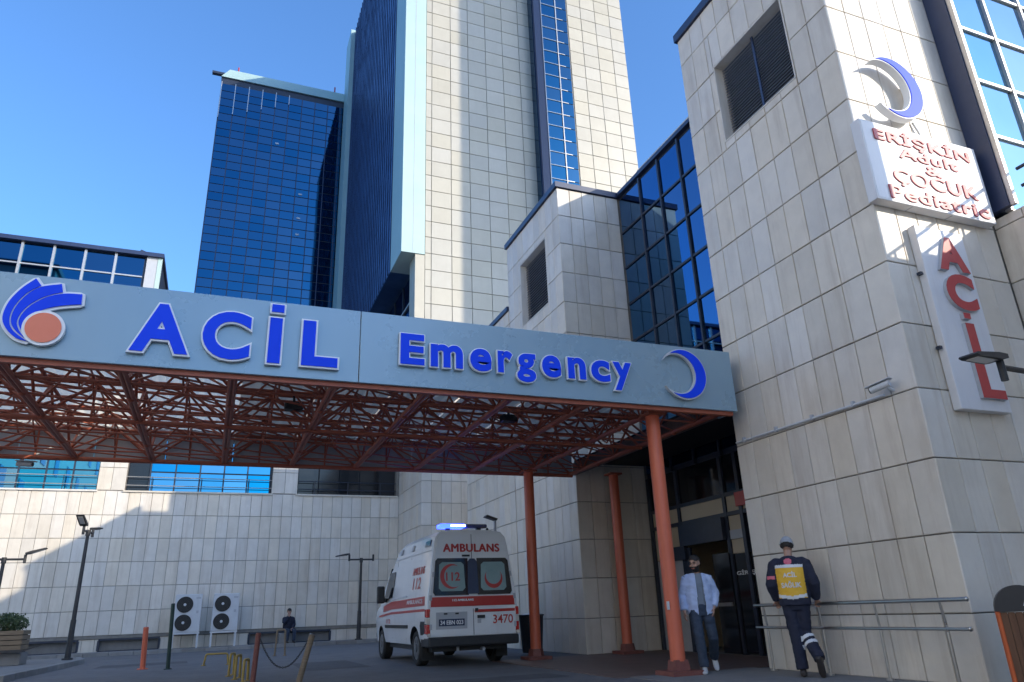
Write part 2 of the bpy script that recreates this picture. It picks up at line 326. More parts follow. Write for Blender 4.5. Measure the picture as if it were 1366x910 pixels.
# pavement along the long wall, with kerb stones
b = MB(); b.box(-12, 8.5, 31.5, 32.75, -0.05, 0.12); pav = struct('pavement', b, M['paving'])
_k = {}
def kerb_run(parent, x0, y0, x1, y1, n, h=0.13, wd=0.15):
    a = Vector((x0, y0, 0)); d = Vector((x1-x0, y1-y0, 0)); L = d.length/n; ang = math.atan2(d.y, d.x); d.normalize()
    key = (round(L, 3), h, wd)
    if key not in _k:
        q = MB(); q.cbox(-L/2+0.006, L/2-0.006, -wd/2, wd/2, -0.05, h, 0.014); _k[key] = q.mesh('kerb_stone', M['kerb'])
    for i in range(n):
        o = bpy.data.objects.new('kerb_stone', _k[key]); col.objects.link(o); p = a+d*(L*(i+.5)); o.location = p+Vector((0, 0, random.uniform(-.006, .004)))
        o.rotation_euler = (0, 0, ang+random.gauss(0, R(.4))); wpar(o, parent)
kerb_run(pav, -12, 31.42, 8.0, 31.42, 25)
# planted island on the left
b = MB(); isl = [(-9.0, 19.0), (-3.95, 19.0), (-3.62, 23.0), (-3.42, 26.2), (-3.7, 27.6), (-9.0, 27.9)]
b.prism(isl, lambda u, v, d: (u, v, d), -0.05, 0.115); isle = struct('traffic_island', b, M['paving'])
for (a, c, n) in (((-3.88, 19.0), (-3.55, 23.0), 5), ((-3.55, 23.0), (-3.35, 26.2), 4), ((-3.35, 26.2), (-3.65, 27.7), 2), ((-3.65, 27.7), (-9.0, 28.0), 6)):
    kerb_run(isle, *a, *c, n)
# entrance paving under the canopy, a low platform strip along the tower
b = MB(); b.box(5.75, 9.98, 10.4, 15.88, -0.02, 0.012); struct('entrance_paving', b, M['redpave'])
b = MB(); b.box(5.95, 8.24, 5.2, 10.39, -0.02, 0.010); struct('walkway', b, M['paving'])

for i, (x0, x1, y0, y1) in enumerate(((1.9, 3.3, 16.5, 19.6), (-2.6, -0.4, 22.6, 24.0), (2.2, 5.4, 11.2, 12.1))):
    b = MB(); b.add([(x0, y0, .004), (x1, y0+.1, .004), (x1-.05, y1, .004), (x0+.04, y1-.06, .004)], [(0, 1, 2, 3)]); struct('asphalt_patch', b, M['patch'])
# sunlit forecourt and the building across it (added outside the frame to throw light back; they show in the glass)
b = MB(); b.box(-60, -9.4, -60, 30.5, -0.02, 0.006); b.box(-9.4, 10.7, -60, -2.0, -0.02, 0.006); struct('forecourt', b, M['pale'])
ob = empty('bounce_building', (-12.6, -30, 0), 'unseen white building added to bounce sunlight onto the tiled tower', 'building')
q = MB(); q.box(-30, -12.6, -45, 21, 0, 25); q.build('wall', M['render'], ob)
q = MB(); q.box(-30.2, -12.4, -45.2, 21.2, 25.01, 25.4); q.build('coping', M['navy'], ob)
for y in range(-42, 18, 5):
    for z in (1.6, 5.2, 8.8, 12.4, 16.0, 19.6): box('window', M['glass'], ob, -12.595, -12.55, y, y+1.5, z, z+1.6)
# ------------------------------------------------------------------ right tower
TZ = [0.0]+[0.78+0.915*k for k in range(13)]+[12.42]
XR, YR0, YR1, TOP = 8.25, 6.37, 10.05, 12.5
rtw = empty('tiled_tower', (XR, YR0, 0), 'stone tiled tower with louvred opening and red lettered emergency signs on its front', 'building')
lv = (0.95, 2.85, 9.18, 10.95)
q = MB(); fnl = lambda u, z, d: (XR+0.03+d, YR1-u, z)
face_holes(q, fnl, 0, YR1-YR0-0.03, 0, TOP, [lv], 0.30)
q.add([(XR+.03, YR0+.03, 0), (16, YR0+.03, 0), (16, YR0+.03, TOP), (XR+.03, YR0+.03, TOP)], [(0, 1, 2, 3)])
q.add([(XR+.03, YR1, 0), (16, YR1, 0), (16, YR1, TOP), (XR+.03, YR1, TOP)], [(0, 1, 2, 3)])
q.add([(XR+.03, YR0+.03, TOP), (16, YR0+.03, TOP), (16, YR1, TOP), (XR+.03, YR1, TOP)], [(0, 1, 2, 3)])
q.build('wall', M['joint'], rtw, normals=False)
def reveal(parent, fn, h, d0, d1, m_=None):
    a, b_, c, d = h; q = MB(); e = 0.028
    pts = [((a, c), (b_, c), (a+e, c+e), (b_-e, c+e)), ((b_, c), (b_, d), (b_-e, c+e), (b_-e, d-e)), ((b_, d), (a, d), (b_-e, d-e), (a+e, d-e)), ((a, d), (a, c), (a+e, d-e), (a+e, c+e))]
    for p0, p1, i0, i1 in pts:
        v = [fn(*p0, d0), fn(*p1, d0), fn(*i1, d0), fn(*i0, d0), fn(*p0, d1), fn(*p1, d1), fn(*i1, d1), fn(*i0, d1)]
        q.add(v, [(0, 1, 2, 3), (4, 5, 6, 7), (0, 1, 5, 4), (3, 2, 6, 7), (0, 3, 7, 4), (1, 2, 6, 5)])
    return q.build('reveal', m_ or M['stone'], parent)
def louvre(parent, fn, h, pitch, depth, nm=1):
    a, b_, c, d = h
    q = MB(); q.add([fn(a, c, depth+.12), fn(b_, c, depth+.12), fn(b_, d, depth+.12), fn(a, d, depth+.12)], [(0, 1, 2, 3)])
    lo = q.build('louvre', M['void'], parent, normals=False)
    n = int((d-c)/pitch); me = None
    for i in range(n):
        z = c+(i+.5)*(d-c)/n
        q = MB(); v = []
        for (dz, dd) in ((-.022, .0), (-.016, -.006), (.030, .07), (.024, .076)):
            v += [fn(a+.01, z+dz, depth+dd), fn(b_-.01, z+dz, depth+dd)]
        q.add(v, [(0, 1, 3, 2), (2, 3, 7, 6), (6, 7, 5, 4), (4, 5, 1, 0), (0, 2, 6, 4), (1, 5, 7, 3)])
        q.build('slat', M['slat'], lo)
    for k in range(nm):
        u = a+(b_-a)*(k+1)/(nm+1)
        q = MB(); v = [fn(u+s*.025, z, depth-.03+e*.02) for z in (c, d) for e in (0, 1) for s in (-1, 1)]
        q.add(v, [(0, 1, 3, 2), (4, 5, 7, 6), (0, 1, 5, 4), (2, 3, 7, 6), (0, 2, 6, 4), (1, 3, 7, 5)]); q.build('mullion', M['navy'], lo)
reveal(rtw, fnl, lv, -0.028, 0.26); louvre(rtw, fnl, (lv[0]+.028, lv[1]-.028, lv[2]+.028, lv[3]-.028), 0.062, 0.16)
tiles(rtw, (XR+.03, YR1), -math.pi/2, [0]+lin(0.0, YR1-YR0, 9)[1:], TZ, [lv])
tiles(rtw, (XR, YR0+.03), 0.0, lin(0.0, 2.50, 6), TZ)
q = MB(); q.box(XR-.05, 16, YR0-.05, YR0+.12, 12.43, 12.62); q.box(XR-.05, XR+.12, YR0+.12, YR1+.05, 12.43, 12.62); q.build('coping', M['navy'], rtw)
# conduit and camera on the tower
cd_ = empty('conduit', (XR, 8.4, 3.55), 'thin pale conduit pipe running along the tiled tower to a camera', 'pipe')
q = MB(); q.cyl((XR-.03, 6.86, 3.555), (XR-.03, 10.0, 3.585), .018, n=8); q.build('pipe', M['wmetal'], cd_, smooth=True)
for y in (7.4, 8.2, 9.0, 9.8): box('clip', M['sside'], cd_, XR-.055, XR-.001, y-.02, y+.02, 3.53+.009*(y-6.86), 3.61+.009*(y-6.86))
# glazed bay on the tower's right
bay = empty('glazed_bay', (10.8, 6.0, 6.5), 'sky reflecting curtain wall bay with pale aluminium grid beside the tiled tower', 'building')
bx = [10.90+1.07*i for i in range(5)]; bz = [6.5]+[7.93+1.125*k for k in range(4)]+[12.4]
q = MB(); q.box(10.80, 16, 6.20, 6.36, 6.5, 12.5); q.build('wall', M['frame'], bay)
q = MB(); q.box(10.70, 10.79, 6.02, 6.36, 6.5, 12.5); q.build('side_fin', M['navy'], bay)
q = MB(); q.box(10.73, 10.80, 5.94, 6.015, 6.5, 12.5); q.build('edge_trim', M['alu'], bay)
for i in range(4):
    for j in range(5):
        q = MB(); a = .035; q.box(bx[i]+a, bx[i+1]-a, 6.152, 6.198, bz[j]+a, bz[j+1]-a); q.build('pane', M['rglass'], bay)
for x in bx: box('mullion', M['alu'], bay, x-.030, x+.030, 6.10, 6.195, 6.5, 12.45)
for z in bz:
    for i in range(4): box('transom', M['alu'], bay, bx[i]+.035, bx[i+1]-.035, 6.115, 6.195, z-.028, z+.028)
# right hand wing (low part in view; unseen taller part shaped to cast shade)
rwg = empty('tiled_wing', (10.8, 3.2, 0), 'low stone tiled wing with railing that meets the tower beside the signs', 'building')
q = MB(); q.box(10.83, 16, 3.2, 5.70, 0, 6.44); q.box(10.83, 16, 5.70, 6.36, 0, 6.44); q.build('wall', M['joint'], rwg)
tiles(rwg, (10.83, 6.39), -math.pi/2, lin(0.0, 3.2, 7), [z for z in TZ if z < 6.4]+[6.44])
q = MB(); q.box(10.78, 16, 3.2, 5.715, 6.445, 6.52); q.build('coping', M['stone'], rwg)
for z in (6.82, 7.12): 
    q = MB(); q.cyl((10.95, 3.3, z), (10.95, 5.9, z), .028, n=8); q.build('rail', M['frame'], rwg, smooth=True)
for y in (3.5, 4.4, 5.3): 
    q = MB(); q.cyl((10.95, y, 6.5), (10.95, y, 7.14), .024, n=8); q.build('rail_post', M['frame'], rwg, smooth=True)
twg = empty('shade_wing', (10.8, -14, 0), 'unseen tall stone wing shaped to shade the forecourt and canopy', 'building')
q = MB(); q.box(11.1, 20, -40, 3.0, 0, 7.3); q.build('wall', M['stone'], twg)
box('shade_wall', M['stone'], twg, 10.8, 10.97, -3.6, 3.3, 0, 12.5); box('shade_wall', M['stone'], twg, 10.8, 13, -40, -3.61, 0, 16.0)  # thin slab and higher block shaped to shade the canopy, sparing the tower front
for y in range(-36, 3, 3):
    for z in (1.2, 4.6, 8.2): box('window', M['wglass'], twg, 10.76, 10.797, y, y+1.8, z, z+1.9)

# ------------------------------------------------------------------ stair block behind the canopy
YB, XB, XG = 15.9, 8.05, 10.03
BZ = [0.0]+[0.77+0.885*k for k in range(14)]
sb = empty('stair_block', (XB, YB, 0), 'square tiled block with dark louvred vent and navy coping behind the canopy sign', 'building')
lb = (1.05, 3.0, 9.08, 11.18)      # u along -Y from the back (19.85)
YBB = 19.85
fnb = lambda u, z, d: (XB+.03+d, YBB-u, z)
q = MB(); face_holes(q, fnb, 0, YBB-YB-.03, 0, 12.3, [lb], 0.30)
q.add([(XB+.03, YB+.03, 0), (13, YB+.03, 0), (13, YB+.03, 12.3), (XB+.03, YB+.03, 12.3)], [(0, 1, 2, 3)])
q.add([(XB+.03, YBB, 0), (13, YBB, 0), (13, YBB, 12.3), (XB+.03, YBB, 12.3)], [(0, 1, 2, 3)])
q.add([(XB+.03, YB+.03, 12.3), (13, YB+.03, 12.3), (13, YBB, 12.3), (XB+.03, YBB, 12.3)], [(0, 1, 2, 3)])
q.build('wall', M['joint'], sb, normals=False)
reveal(sb, fnb, lb, -0.028, 0.26); louvre(sb, fnb, (lb[0]+.028, lb[1]-.028, lb[2]+.028, lb[3]-.028), 0.085, 0.16, 0)
tiles(sb, (XB, YB+.03), 0.0, lin(0, XG-XB, 5), BZ)
tiles(sb, (XB+.03, YBB), -math.pi/2, lin(0, YBB-YB, 9), BZ, [lb])
q = MB(); q.box(XB-.06, 13, YB-.06, YB+.1, 12.29, 12.46); q.box(XB-.06, XB+.1, YB+.1, YBB+.05, 12.29, 12.46); q.build('coping', M['navy'], sb)
# lower range behind the block
lr = empty('lower_range', (XB, 19.9, 0), 'lower tiled range with dark coping running back behind the louvred block', 'building')
q = MB(); q.box(XB+.03, 14, 19.9, 24.4, 0, 10.1); q.build('wall', M['joint'], lr)
tiles(lr, (XB+.03, 24.4), -math.pi/2, lin(0, 4.5, 10), [z for z in BZ if z < 10]+[10.08])
q = MB(); q.box(XB-.05, XB+.12, 19.92, 24.45, 10.09, 10.24); q.build('coping', M['navy'], lr)
box('roof_shade_box', M['stone'], lr, 9.1, 15, 19.9, 22.0, 10.1, 13.0)  # hidden box added to carry the shadow further up the long wall

# ------------------------------------------------------------------ glazed link over the entrance
lk = empty('glazed_link', (XG, 10.1, 4.0), 'dark blue glass link between tower and louvred block above the entrance', 'building')
ys = [10.08, 11.85, 12.80, 13.75, 14.70, 15.86]; zs = [4.1, 4.45, 5.55, 6.65, 7.75, 8.86, 9.97, 11.08, 12.2]
q = MB(); q.box(XG+.06, 13, 10.07, 15.88, 4.0, 12.3); q.build('wall', M['frame'], lk)
for i in range(5):
    for j in range(8):
        q = MB(); e = .03; q.box(XG+.02, XG+.058, ys[i]+e, ys[i+1]-e, zs[j]+e, zs[j+1]-e)
        o = q.build('pane', M['lglass'], lk); o.rotation_euler = (0, 0, 0)
for y in ys[1:-1]: box('mullion', M['frame'], lk, XG-.03, XG+.057, y-.03, y+.03, 4.0, 12.25)
for z in zs[1:-1]:
    for i in range(5): box('transom', M['frame'], lk, XG-.015, XG+.057, ys[i]+.032, ys[i+1]-.032, z-.028, z+.028)
q = MB(); q.box(XG-.06, 13, 10.06, 15.83, 12.305, 12.42); q.build('coping', M['navy'], lk)
box('link_shade_box', M['stone'], lk, 10.75, 13, 10.2, 15.8, 12.43, 13.35)  # unseen box added for its shadow on the long wall's left end

# ------------------------------------------------------------------ long wall on the left
YW = 32.6; XW0, XW1 = -12.0, 7.49
lw = empty('tiled_building', (XW0, YW, 0), 'long stone tiled building with blue ribbon windows behind the canopy', 'building')
wins = [(-12.6+12, -4.62+12), (-3.62+12, 1.97+12), (3.03+12, 7.38+12)]
wins = [(0.2, 7.38), (8.38, 13.97), (15.03, 19.38)]
vents = [(5.6, 7.62), (8.27, 10.34), (13.54, 16.73)]
WZ = [0.0, 0.60]+[0.66+0.885*k for k in range(1, 6)]+[6.05, 6.95, 7.85, 8.8, 9.7, 10.6, 11.5, 12.3]
hw = [(a, c, 6.05, 8.3) for a, c in wins]; hv = [(a, c, 0.10, 0.55) for a, c in vents]
fnw = lambda u, z, d: (XW0+u, YW+.03+d, z)
q = MB(); face_holes(q, fnw, 0, XW1-XW0, 0, 12.4, hw+hv, 0.45)
q.add([(XW0, YW+.03, 12.4), (XW1, YW+.03, 12.4), (XW1, 50, 12.4), (XW0, 50, 12.4)], [(0, 1, 2, 3)]); q.build('wall', M['joint'], lw, normals=False)
tiles(lw, (XW0, YW+.03), 0.0, [XW1-XW0-0.42*k for k in range(39, -1, -1)], WZ[:7]+[6.03], [(0, 30, .56, .68)]+hv)
tiles(lw, (XW0, YW+.03), 0.0, [7.38, 7.88, 8.38], [6.05, 6.95, 7.85], [])
tiles(lw, (XW0, YW+.03), 0.0, [13.97, 14.5, 15.03], [6.05, 6.95, 7.85], [])
for h in hw:
    sill = box('sill', M['stone'], lw, XW0+h[0]-.05, XW0+h[1]+.05, YW-.06, YW+.44, 5.985, 6.049)
q = MB(); q.box(XW0, XW1-.01, YW-.035, YW+.028, .57, .67); q.build('ledge', M['joint'], lw)
for a, c, z0, z1 in hv:
    q = MB(); fv = lambda u, z, d: (XW0+u, YW+.03+d, z)
    q.box(XW0+a, XW0+c, YW+.16, YW+.2, z0, z1); vo = q.build('vent_panel', M['paving'], lw)
    for (u0, u1, zz0, zz1) in ((a, c, z1-.05, z1+.02), (a, c, z0-.02, z0+.05), (a-.03, a+.05, z0+.05, z1-.05), (c-.05, c+.03, z0+.05, z1-.05)):
        box('frame', M['frame'], vo, XW0+u0, XW0+u1, YW-.03, YW+.15, zz0, zz1)
for k, (a, c) in enumerate(wins):
    wo = empty('w', (0, 0, 0), '', ''); bpy.data.objects.remove(wo)
    q = MB(); q.box(XW0+a, XW0+c, YW+.40, YW+.47, 6.06, 8.29); wn = q.build('window', M['void'] if k == 2 else M['frame'], lw)
    if k < 2:
        n = (8 if k == 0 else 6); us = [c-.935*i for i in range(n, -1, -1)] if k == 0 else [8.38+.82+.94*i for i in range(0, 6)]
        us = [u for u in us if u >= a-0.01]
        if k == 0: us[-1] = c-.03
        else:
            q = MB(); q.box(XW0+8.41, XW0+9.14, YW+.36, YW+.395, 6.1, 8.2); q.build('pane', M['black'], wn)
        for i in range(len(us)-1):
            for (zz0, zz1) in ((6.10, 6.85), (6.91, 8.2)):
                q = MB(); q.box(XW0+us[i]+.03, XW0+us[i+1]-.03, YW+.36, YW+.395, zz0, zz1); q.build('pane', M['wglass'], wn)
            box('mullion', M['frame'], wn, XW0+us[i]-.028, XW0+us[i]+.028, YW+.31, YW+.394, 6.08, 8.28)
    else:
        for i in range(4):
            q = MB(); q.box(XW0+a+.05+i*.9, XW0+a+.9+i*.9, YW+.36, YW+.395, 6.1, 8.2); q.build('pane', M['black'], wn)
    for z in (6.28, 6.62):
        q = MB(); q.cyl((XW0+a, YW+.1, z), (XW0+c, YW+.1, z), .018, n=6); q.build('guard_rail', M['alu'] if k < 2 else M['frame'], wn, smooth=True)
    for i in range(3):
        x = XW0+a+(c-a)*(i+.5)/3; q = MB(); q.cyl((x, YW+.1, 6.05), (x, YW+.1, 6.65), .016, n=6); q.build('rail_post', M['frame'], wn)
# projecting bay at the wall's right end
pb = empty('corner_bay', (7.49, 28.6, 0), 'stone tiled corner bay stepping forward behind the ambulance', 'building')
q = MB(); q.box(7.52, 13, 28.63, 32.8, 0, 10.1); q.build('wall', M['joint'], pb)
tiles(pb, (7.49, 28.63), 0.0, lin(0, 2.52, 6), [z for z in BZ if z < 9.8]+[10.05])
tiles(pb, (7.52, 32.6), -math.pi/2, lin(0, 4.0, 9), [z for z in BZ if z < 9.8]+[10.05])
# penthouse above the long wall
ph = empty('glazed_penthouse', (-4.1, 38, 12.4), 'low blue glazed roof storey with pale mullions above the canopy sign logo', 'building')
q = MB(); q.box(-20, -4.1, 38.05, 48, 12.4, 18.9); q.build('wall', M['frame'], ph)
px = [-4.84-1.365*i for i in range(0, 9)]
for i in range(8):
    for (z0, z1) in ((15.4, 16.5), (16.56, 17.72), (17.80, 18.86)):
        q = MB(); q.box(px[i+1]+.06, px[i]-.06, 38.0, 38.045, z0, z1); q.build('pane', M['glass'], ph)
    box('mullion', M['alu'], ph, px[i+1]-.055, px[i+1]+.055, 37.9, 38.04, 15.4, 18.9)
    box('transom', M['alu'], ph, px[i+1]+.057, px[i]-.057, 37.94, 38.04, 17.725, 17.795)
box('end_panel', M['sside'], ph, -4.78, -4.28, 37.92, 38.04, 12.4, 18.9); box('end_trim', M['pgreen'], ph, -4.27, -4.06, 37.9, 38.045, 12.4, 18.9)
q = MB(); q.box(-20, -4.0, 37.75, 48.2, 18.905, 19.12); q.build('roof_edge', M['navy'], ph)
q = MB(); q.prism([(-5.35, 19.12), (-5.15, 19.42), (-4.7, 19.25), (-4.65, 19.12)], lambda u, v, d: (u, d, v), 38.2, 39.2); q.build('roof_vent', M['frame'], ph)

# ------------------------------------------------------------------ main tower
YT = 45.0; MTOP = 71.5
mt = empty('cream_tower', (11.9, YT, 0), 'tall cream tiled tower with blue window strip and pale green corner band', 'building')
q = MB(); q.box(11.93, 21.8, YT+.05, 78, 0, MTOP); q.build('wall', M['cjoint'], mt)
MZ = [20.05+1.315*k for k in range(31)]
mus = [0.0, 0.47]+[0.47+1.535*k for k in range(1, 7)]
mus = [0.0, .47, 2.02, 3.53, 5.08, 6.62, 8.15, 9.72]
tiles(mt, (11.9, YT+.05), 0.0, mus, MZ, m_=M['cream'], th=.05, gu=.045, gz=.045, jit=2)
q = MB(); YP = 43.9
q.box(21.25, 30.1, YP+.05, 78, 0, MTOP); q.build('wall', M['cjoint'], mt)
q = MB(); q.box(21.15, 21.80, YP-.02, YP+.3, 20, MTOP); q.build('edge_fin', M['navy'], mt)
q = MB(); q.box(21.10, 21.24, YP+.3, 45.04, 20, MTOP); q.build('side_glazing', M['glass'], mt)
for j in range(0, 34):
    z = 24.0+1.28*j
    for (a, c) in ((21.85, 23.2), (23.28, 24.35)):
        q = MB(); q.box(a, c, YP-.01, YP+.04, z+.04, z+1.24); q.build('pane', M['glass'], mt)
    box('transom', M['alu'], mt, 21.82, 23.9, YP-.06, YP+.04, z-.03, z+.03)
box('mullion', M['alu'], mt, 21.80, 21.85, YP-.1, YP+.04, 20, MTOP); box('mullion', M['alu'], mt, 23.2, 23.28, YP-.1, YP+.04, 20, MTOP)
tiles(mt, (24.45, YP+.05), 0.0, [0, 1.35, 2.8, 4.3, 5.65], [32+1.315*k for k in range(22)], m_=M['cream'], th=.05, gu=.045, gz=.045, jit=2)
q = MB(); q.box(24.45, 30.1, YP, YP+.045, 61.0, MTOP); q.build('upper_wall', M['cream'], mt)
# pale green clad corner and ribbed glass flank
q = MB(); q.box(10.17, 11.88, YT-.05, 48.5, 25.15, MTOP); q.build('corner_cladding', M['pgreen'], mt)
for x in (11.02,): box('cladding_seam', M['sside'], mt, x-.02, x+.02, YT-.062, YT-.045, 25.15, MTOP)
q = MB(); q.box(10.22, 11.9, 48.5, 74.0, 25.3, MTOP-.3); q.build('flank_glass', M['flank'], mt)
q = MB()
n = 30
for i in range(n):
    y = 48.6+(74-48.6)*i/n; q.box(10.13, 10.215, y, y+.07, 25.3, MTOP-.3)
tag(q.build('flank_ribs', M['navy'], mt), kind='stuff')
q = MB(); random.seed(3)
for i in range(n):
    y0 = 48.68+(74-48.6)*i/n; y1 = y0+(74-48.6)/n-.08
    for j in range(35):
        z = 25.4+1.3*j; tlt = random.uniform(-.03, .03)
        q.add([(10.20, y0, z), (10.20+tlt*.3, y1, z), (10.20+tlt*.3, y1, z+1.22), (10.19+tlt, y0, z+1.22)], [(0, 1, 2, 3)])
tag(q.build('flank_panes', M['flank'], mt, normals=False), kind='stuff')
q = MB(); q.box(9.7, 11.9, 74.0, 77.5, 20, MTOP); q.build('end_cladding', M['pgreen'], mt)
# glass under the overhang
q = MB(); q.box(11.80, 11.92, 46.6, 74, 0, 25.1); q.build('lower_glazing', M['lglass'], mt)
q = MB(); q.box(11.2, 11.9, YT+.02, 46.58, 0, 25.12); q.build('pier', M['cream'], mt)
for y in range(48, 74, 3): box('lower_mullion', M['frame'], mt, 11.72, 11.8, y-.06, y+.06, 0, 25.1)
box('lower_transom', M['alu'], mt, 11.70, 11.795, 46.6, 74, 22.8, 22.95)
# ------------------------------------------------------------------ far glass tower
YL = 78.0
gt = empty('glass_tower', (-4.87, YL, 0), 'dark blue gridded glass tower with pale parapet far behind the sign', 'building')
q = MB(); q.box(-4.87, 11.0, YL+.06, 98, 0, 63.1); q.build('wall', M['frame'], gt)
gx = [-4.80+1.575*i for i in range(11)]; gz = [34.0+1.085*k for k in range(27)]
for i in range(10):
    for j in range(26):
        q = _tiles.get('gp')
        if q is None:
            bb = MB(); bb.box(-.738, .738, 0, .05, -.492, .492); q = _tiles['gp'] = bb.mesh('pane', M['glass'])
        o = bpy.data.objects.new('pane', q); col.objects.link(o); o.location = ((gx[i]+gx[i+1])/2, YL, (gz[j]+gz[j+1])/2)
        o.rotation_euler = (random.gauss(0, R(.05)), 0, random.gauss(0, R(.05))); wpar(o, gt)
for i in range(6):
    box('bright_mullion', M['alu'], gt, gx[i]-.04, gx[i]+.04, YL-.1, YL+.05, 62.4-(5.2-.75*i), 62.4)
for i in range(10): box('mullion', M['navy'], gt, gx[i]-.05, gx[i]+.05, YL-.06, YL+.055, 30.0, 62.2-(5.5-.75*i if i < 6 else 0))
q = MB()  # parapet sloping back
q.add([(-4.95, YL-.15, 63.1), (11, YL-.15, 63.1), (11, YL+.35, 64.7), (-4.1, YL+.35, 64.7), (-4.95, 98, 63.1), (11, 98, 63.1), (11, 97, 64.7), (-4.1, 97, 64.7)],
      [(0, 1, 2, 3), (4, 5, 6, 7), (0, 3, 7, 4), (1, 2, 6, 5), (3, 2, 6, 7), (0, 1, 5, 4)]); q.build('parapet', M['pgreen'], gt)
for (x, h) in ((-3.2, 1.9), (7.9, 1.3), (8.75, 2.1)):
    q = MB(); q.cyl((x, YL+2, 64.65), (x, YL+2, 64.7+h), .09, n=6); q.cyl((x, YL+2, 64.7), (x, YL+2, 65.3), .2, n=6); q.build('mast', M['sred'], gt)
q = MB(); q.box(-6.1, -3.9, YL+1, YL+1.5, 64.3, 64.6); q.build('cradle_arm', M['frame'], gt)
for (i, j) in ((4, 19), (6, 10), (6, 13), (6, 8)):
    box('lit_lamp_panel', M['signw'], gt, gx[i]+.4, gx[i]+.8, YL-.06, YL-.004, gz[j]+.3, gz[j]+.5)
# slim unseen tower far to the right, placed only to shade the cream tower
lf = empty('shade_tower', (43.0, 17.0, 0), 'unseen slim cream tower added to shade a band of the tiled tower', 'building')
q = MB(); q.box(40.6, 44.6, 15.2, 19.2, 0, 80); q.build('wall', M['cream'], lf); box('cap', M['navy'], lf, 40.4, 44.8, 15.0, 19.4, 80.01, 80.5)
# ------------------------------------------------------------------ canopy
YF, ZB, ZT, ZR = 9.6, 4.03, 5.10, 4.72
XC0, XC1 = -6.2, 8.02
cp = empty('entrance_canopy', (6.6, 10.1, 0), 'steel truss entrance canopy with grey blue fascia on orange red columns', 'canopy')
seams = [(XC0, -3.3), (-3.3, 1.61), (1.61, XC1)]
for a, c in seams: box('fascia_panel', M['fascia'], cp, a+.005, c-.005, YF, YF+.05, ZB, ZT, bev=.008)
box('fascia_return', M['fascia'], cp, XC1-.05, XC1, YF+.052, YF+.5, ZB, ZT)
for (z0, z1) in ((ZB-.06, ZB+.02), (ZT-.10, ZT-.02)): box('fascia_rail', M['red'], cp, XC0, XC1-.06, YF+.06, YF+.13, z0, z1)
# roof sheets, corrugated; those on the right use the shade-coloured copy
def sheet(x0, x1, y0, y1, z, m_, nm='roof_sheet'):
    q = MB(); n = int((x1-x0)/.09); v = []; 
    for i in range(n+1):
        x = x0+(x1-x0)*i/n; dz = .014*(1 if i % 2 else -1); v += [(x, y0, z+dz), (x, y1, z+dz)]
    q.add(v, [(2*i, 2*i+2, 2*i+3, 2*i+1) for i in range(n)]); return q.build(nm, m_, cp, normals=False)
xs = [XC0]+[-4.9+1.26*k for k in range(10)]+[7.95]
for i in range(len(xs)-1):
    sheet(xs[i]+.004, xs[i+1]-.004, YF+.14, 12.74, ZR, M['roof'] if xs[i] < -.8 else M['roofshade']); sheet(xs[i]+.004, xs[i+1]-.004, 12.76, 15.86, ZR-.012, M['roof'] if xs[i] < -.8 else M['roofshade'])
# solid ceiling over the entrance recess
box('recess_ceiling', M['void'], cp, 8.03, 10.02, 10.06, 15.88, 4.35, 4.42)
box('recess_ceiling', M['redpave'], cp, 7.97, 8.03, 10.06, 15.88, 4.05, 4.35)
# back fascia
for i in range(len(xs)-1): box('back_panel', M['sside'], cp, xs[i]+.006, xs[i+1]-.006, 15.84, 15.88, ZB+.02, ZR+.05)
# bars
_bar = None
def bar(name, p0, p1, r, m_=None):
    global _bar
    m_ = m_ or M['red']
    if _bar is None:
        q = MB(); q.cyl((0, 0, -.5), (0, 0, .5), 1.0, n=8); _bar = q.mesh('bar', M['red'], smooth=True)
    p0, p1 = Vector(p0), Vector(p1); d = p1-p0
    o = bpy.data.objects.new(name, _bar); col.objects.link(o); o.location = (p0+p1)/2; o.rotation_mode = 'QUATERNION'
    o.rotation_quaternion = d.to_track_quat('Z', 'Y'); o.scale = (r, r, d.length); wpar(o, cp); return o
ZL, ZU = 4.06, 4.62
YC = [9.75, 10.52, 11.28, 12.05, 12.82, 13.58, 14.35, 15.1, 15.78]
XT_ = [-5.35+1.335*k for k in range(10)]+[7.85]
for x in XT_:
    bar('bottom_chord', (x-.03, 9.7, ZL), (x-.03, 15.82, ZL), .034); bar('bottom_chord', (x+.03, 9.7, ZL), (x+.03, 15.82, ZL), .034)
    bar('top_chord', (x, 9.7, ZU), (x, 15.82, ZU), .03)
for k, y in enumerate([10.0, 10.6, 11.2, 11.85, 12.5, 13.1, 13.7, 14.3, 14.9, 15.45]):
    bar('purlin', (XC0+.05, y, ZU+.055), (7.9, y, ZU+.055), .026)
for x in XT_:                      # webs in the plane of each girder
    for i in range(0, 8):
        a, c = YC[i], YC[i+1]
        bar('web', (x, a, ZL if i % 2 else ZU), (x, c, ZU if i % 2 else ZL), .023)
for y in (9.78, 12.55, 15.78):    # cross girders
    bar('bottom_chord', (XC0, y, ZL-.035), (7.9, y, ZL-.035), .036 if y == 12.55 else .045); bar('top_chord', (XC0, y, ZU), (7.9, y, ZU), .03)
    for i in range(len(XT_)-1):
        a, c = XT_[i], XT_[i+1]; m_ = (a+c)/2
        bar('web', (a, y, ZL), (m_, y, ZU), .025); bar('web', (m_, y, ZU), (c, y, ZL), .025)
        bar('post', (m_, y, ZL-.03), (m_, y, ZU), .019)
q = MB()                          # small inclined braces of the space frame, too many to tell apart
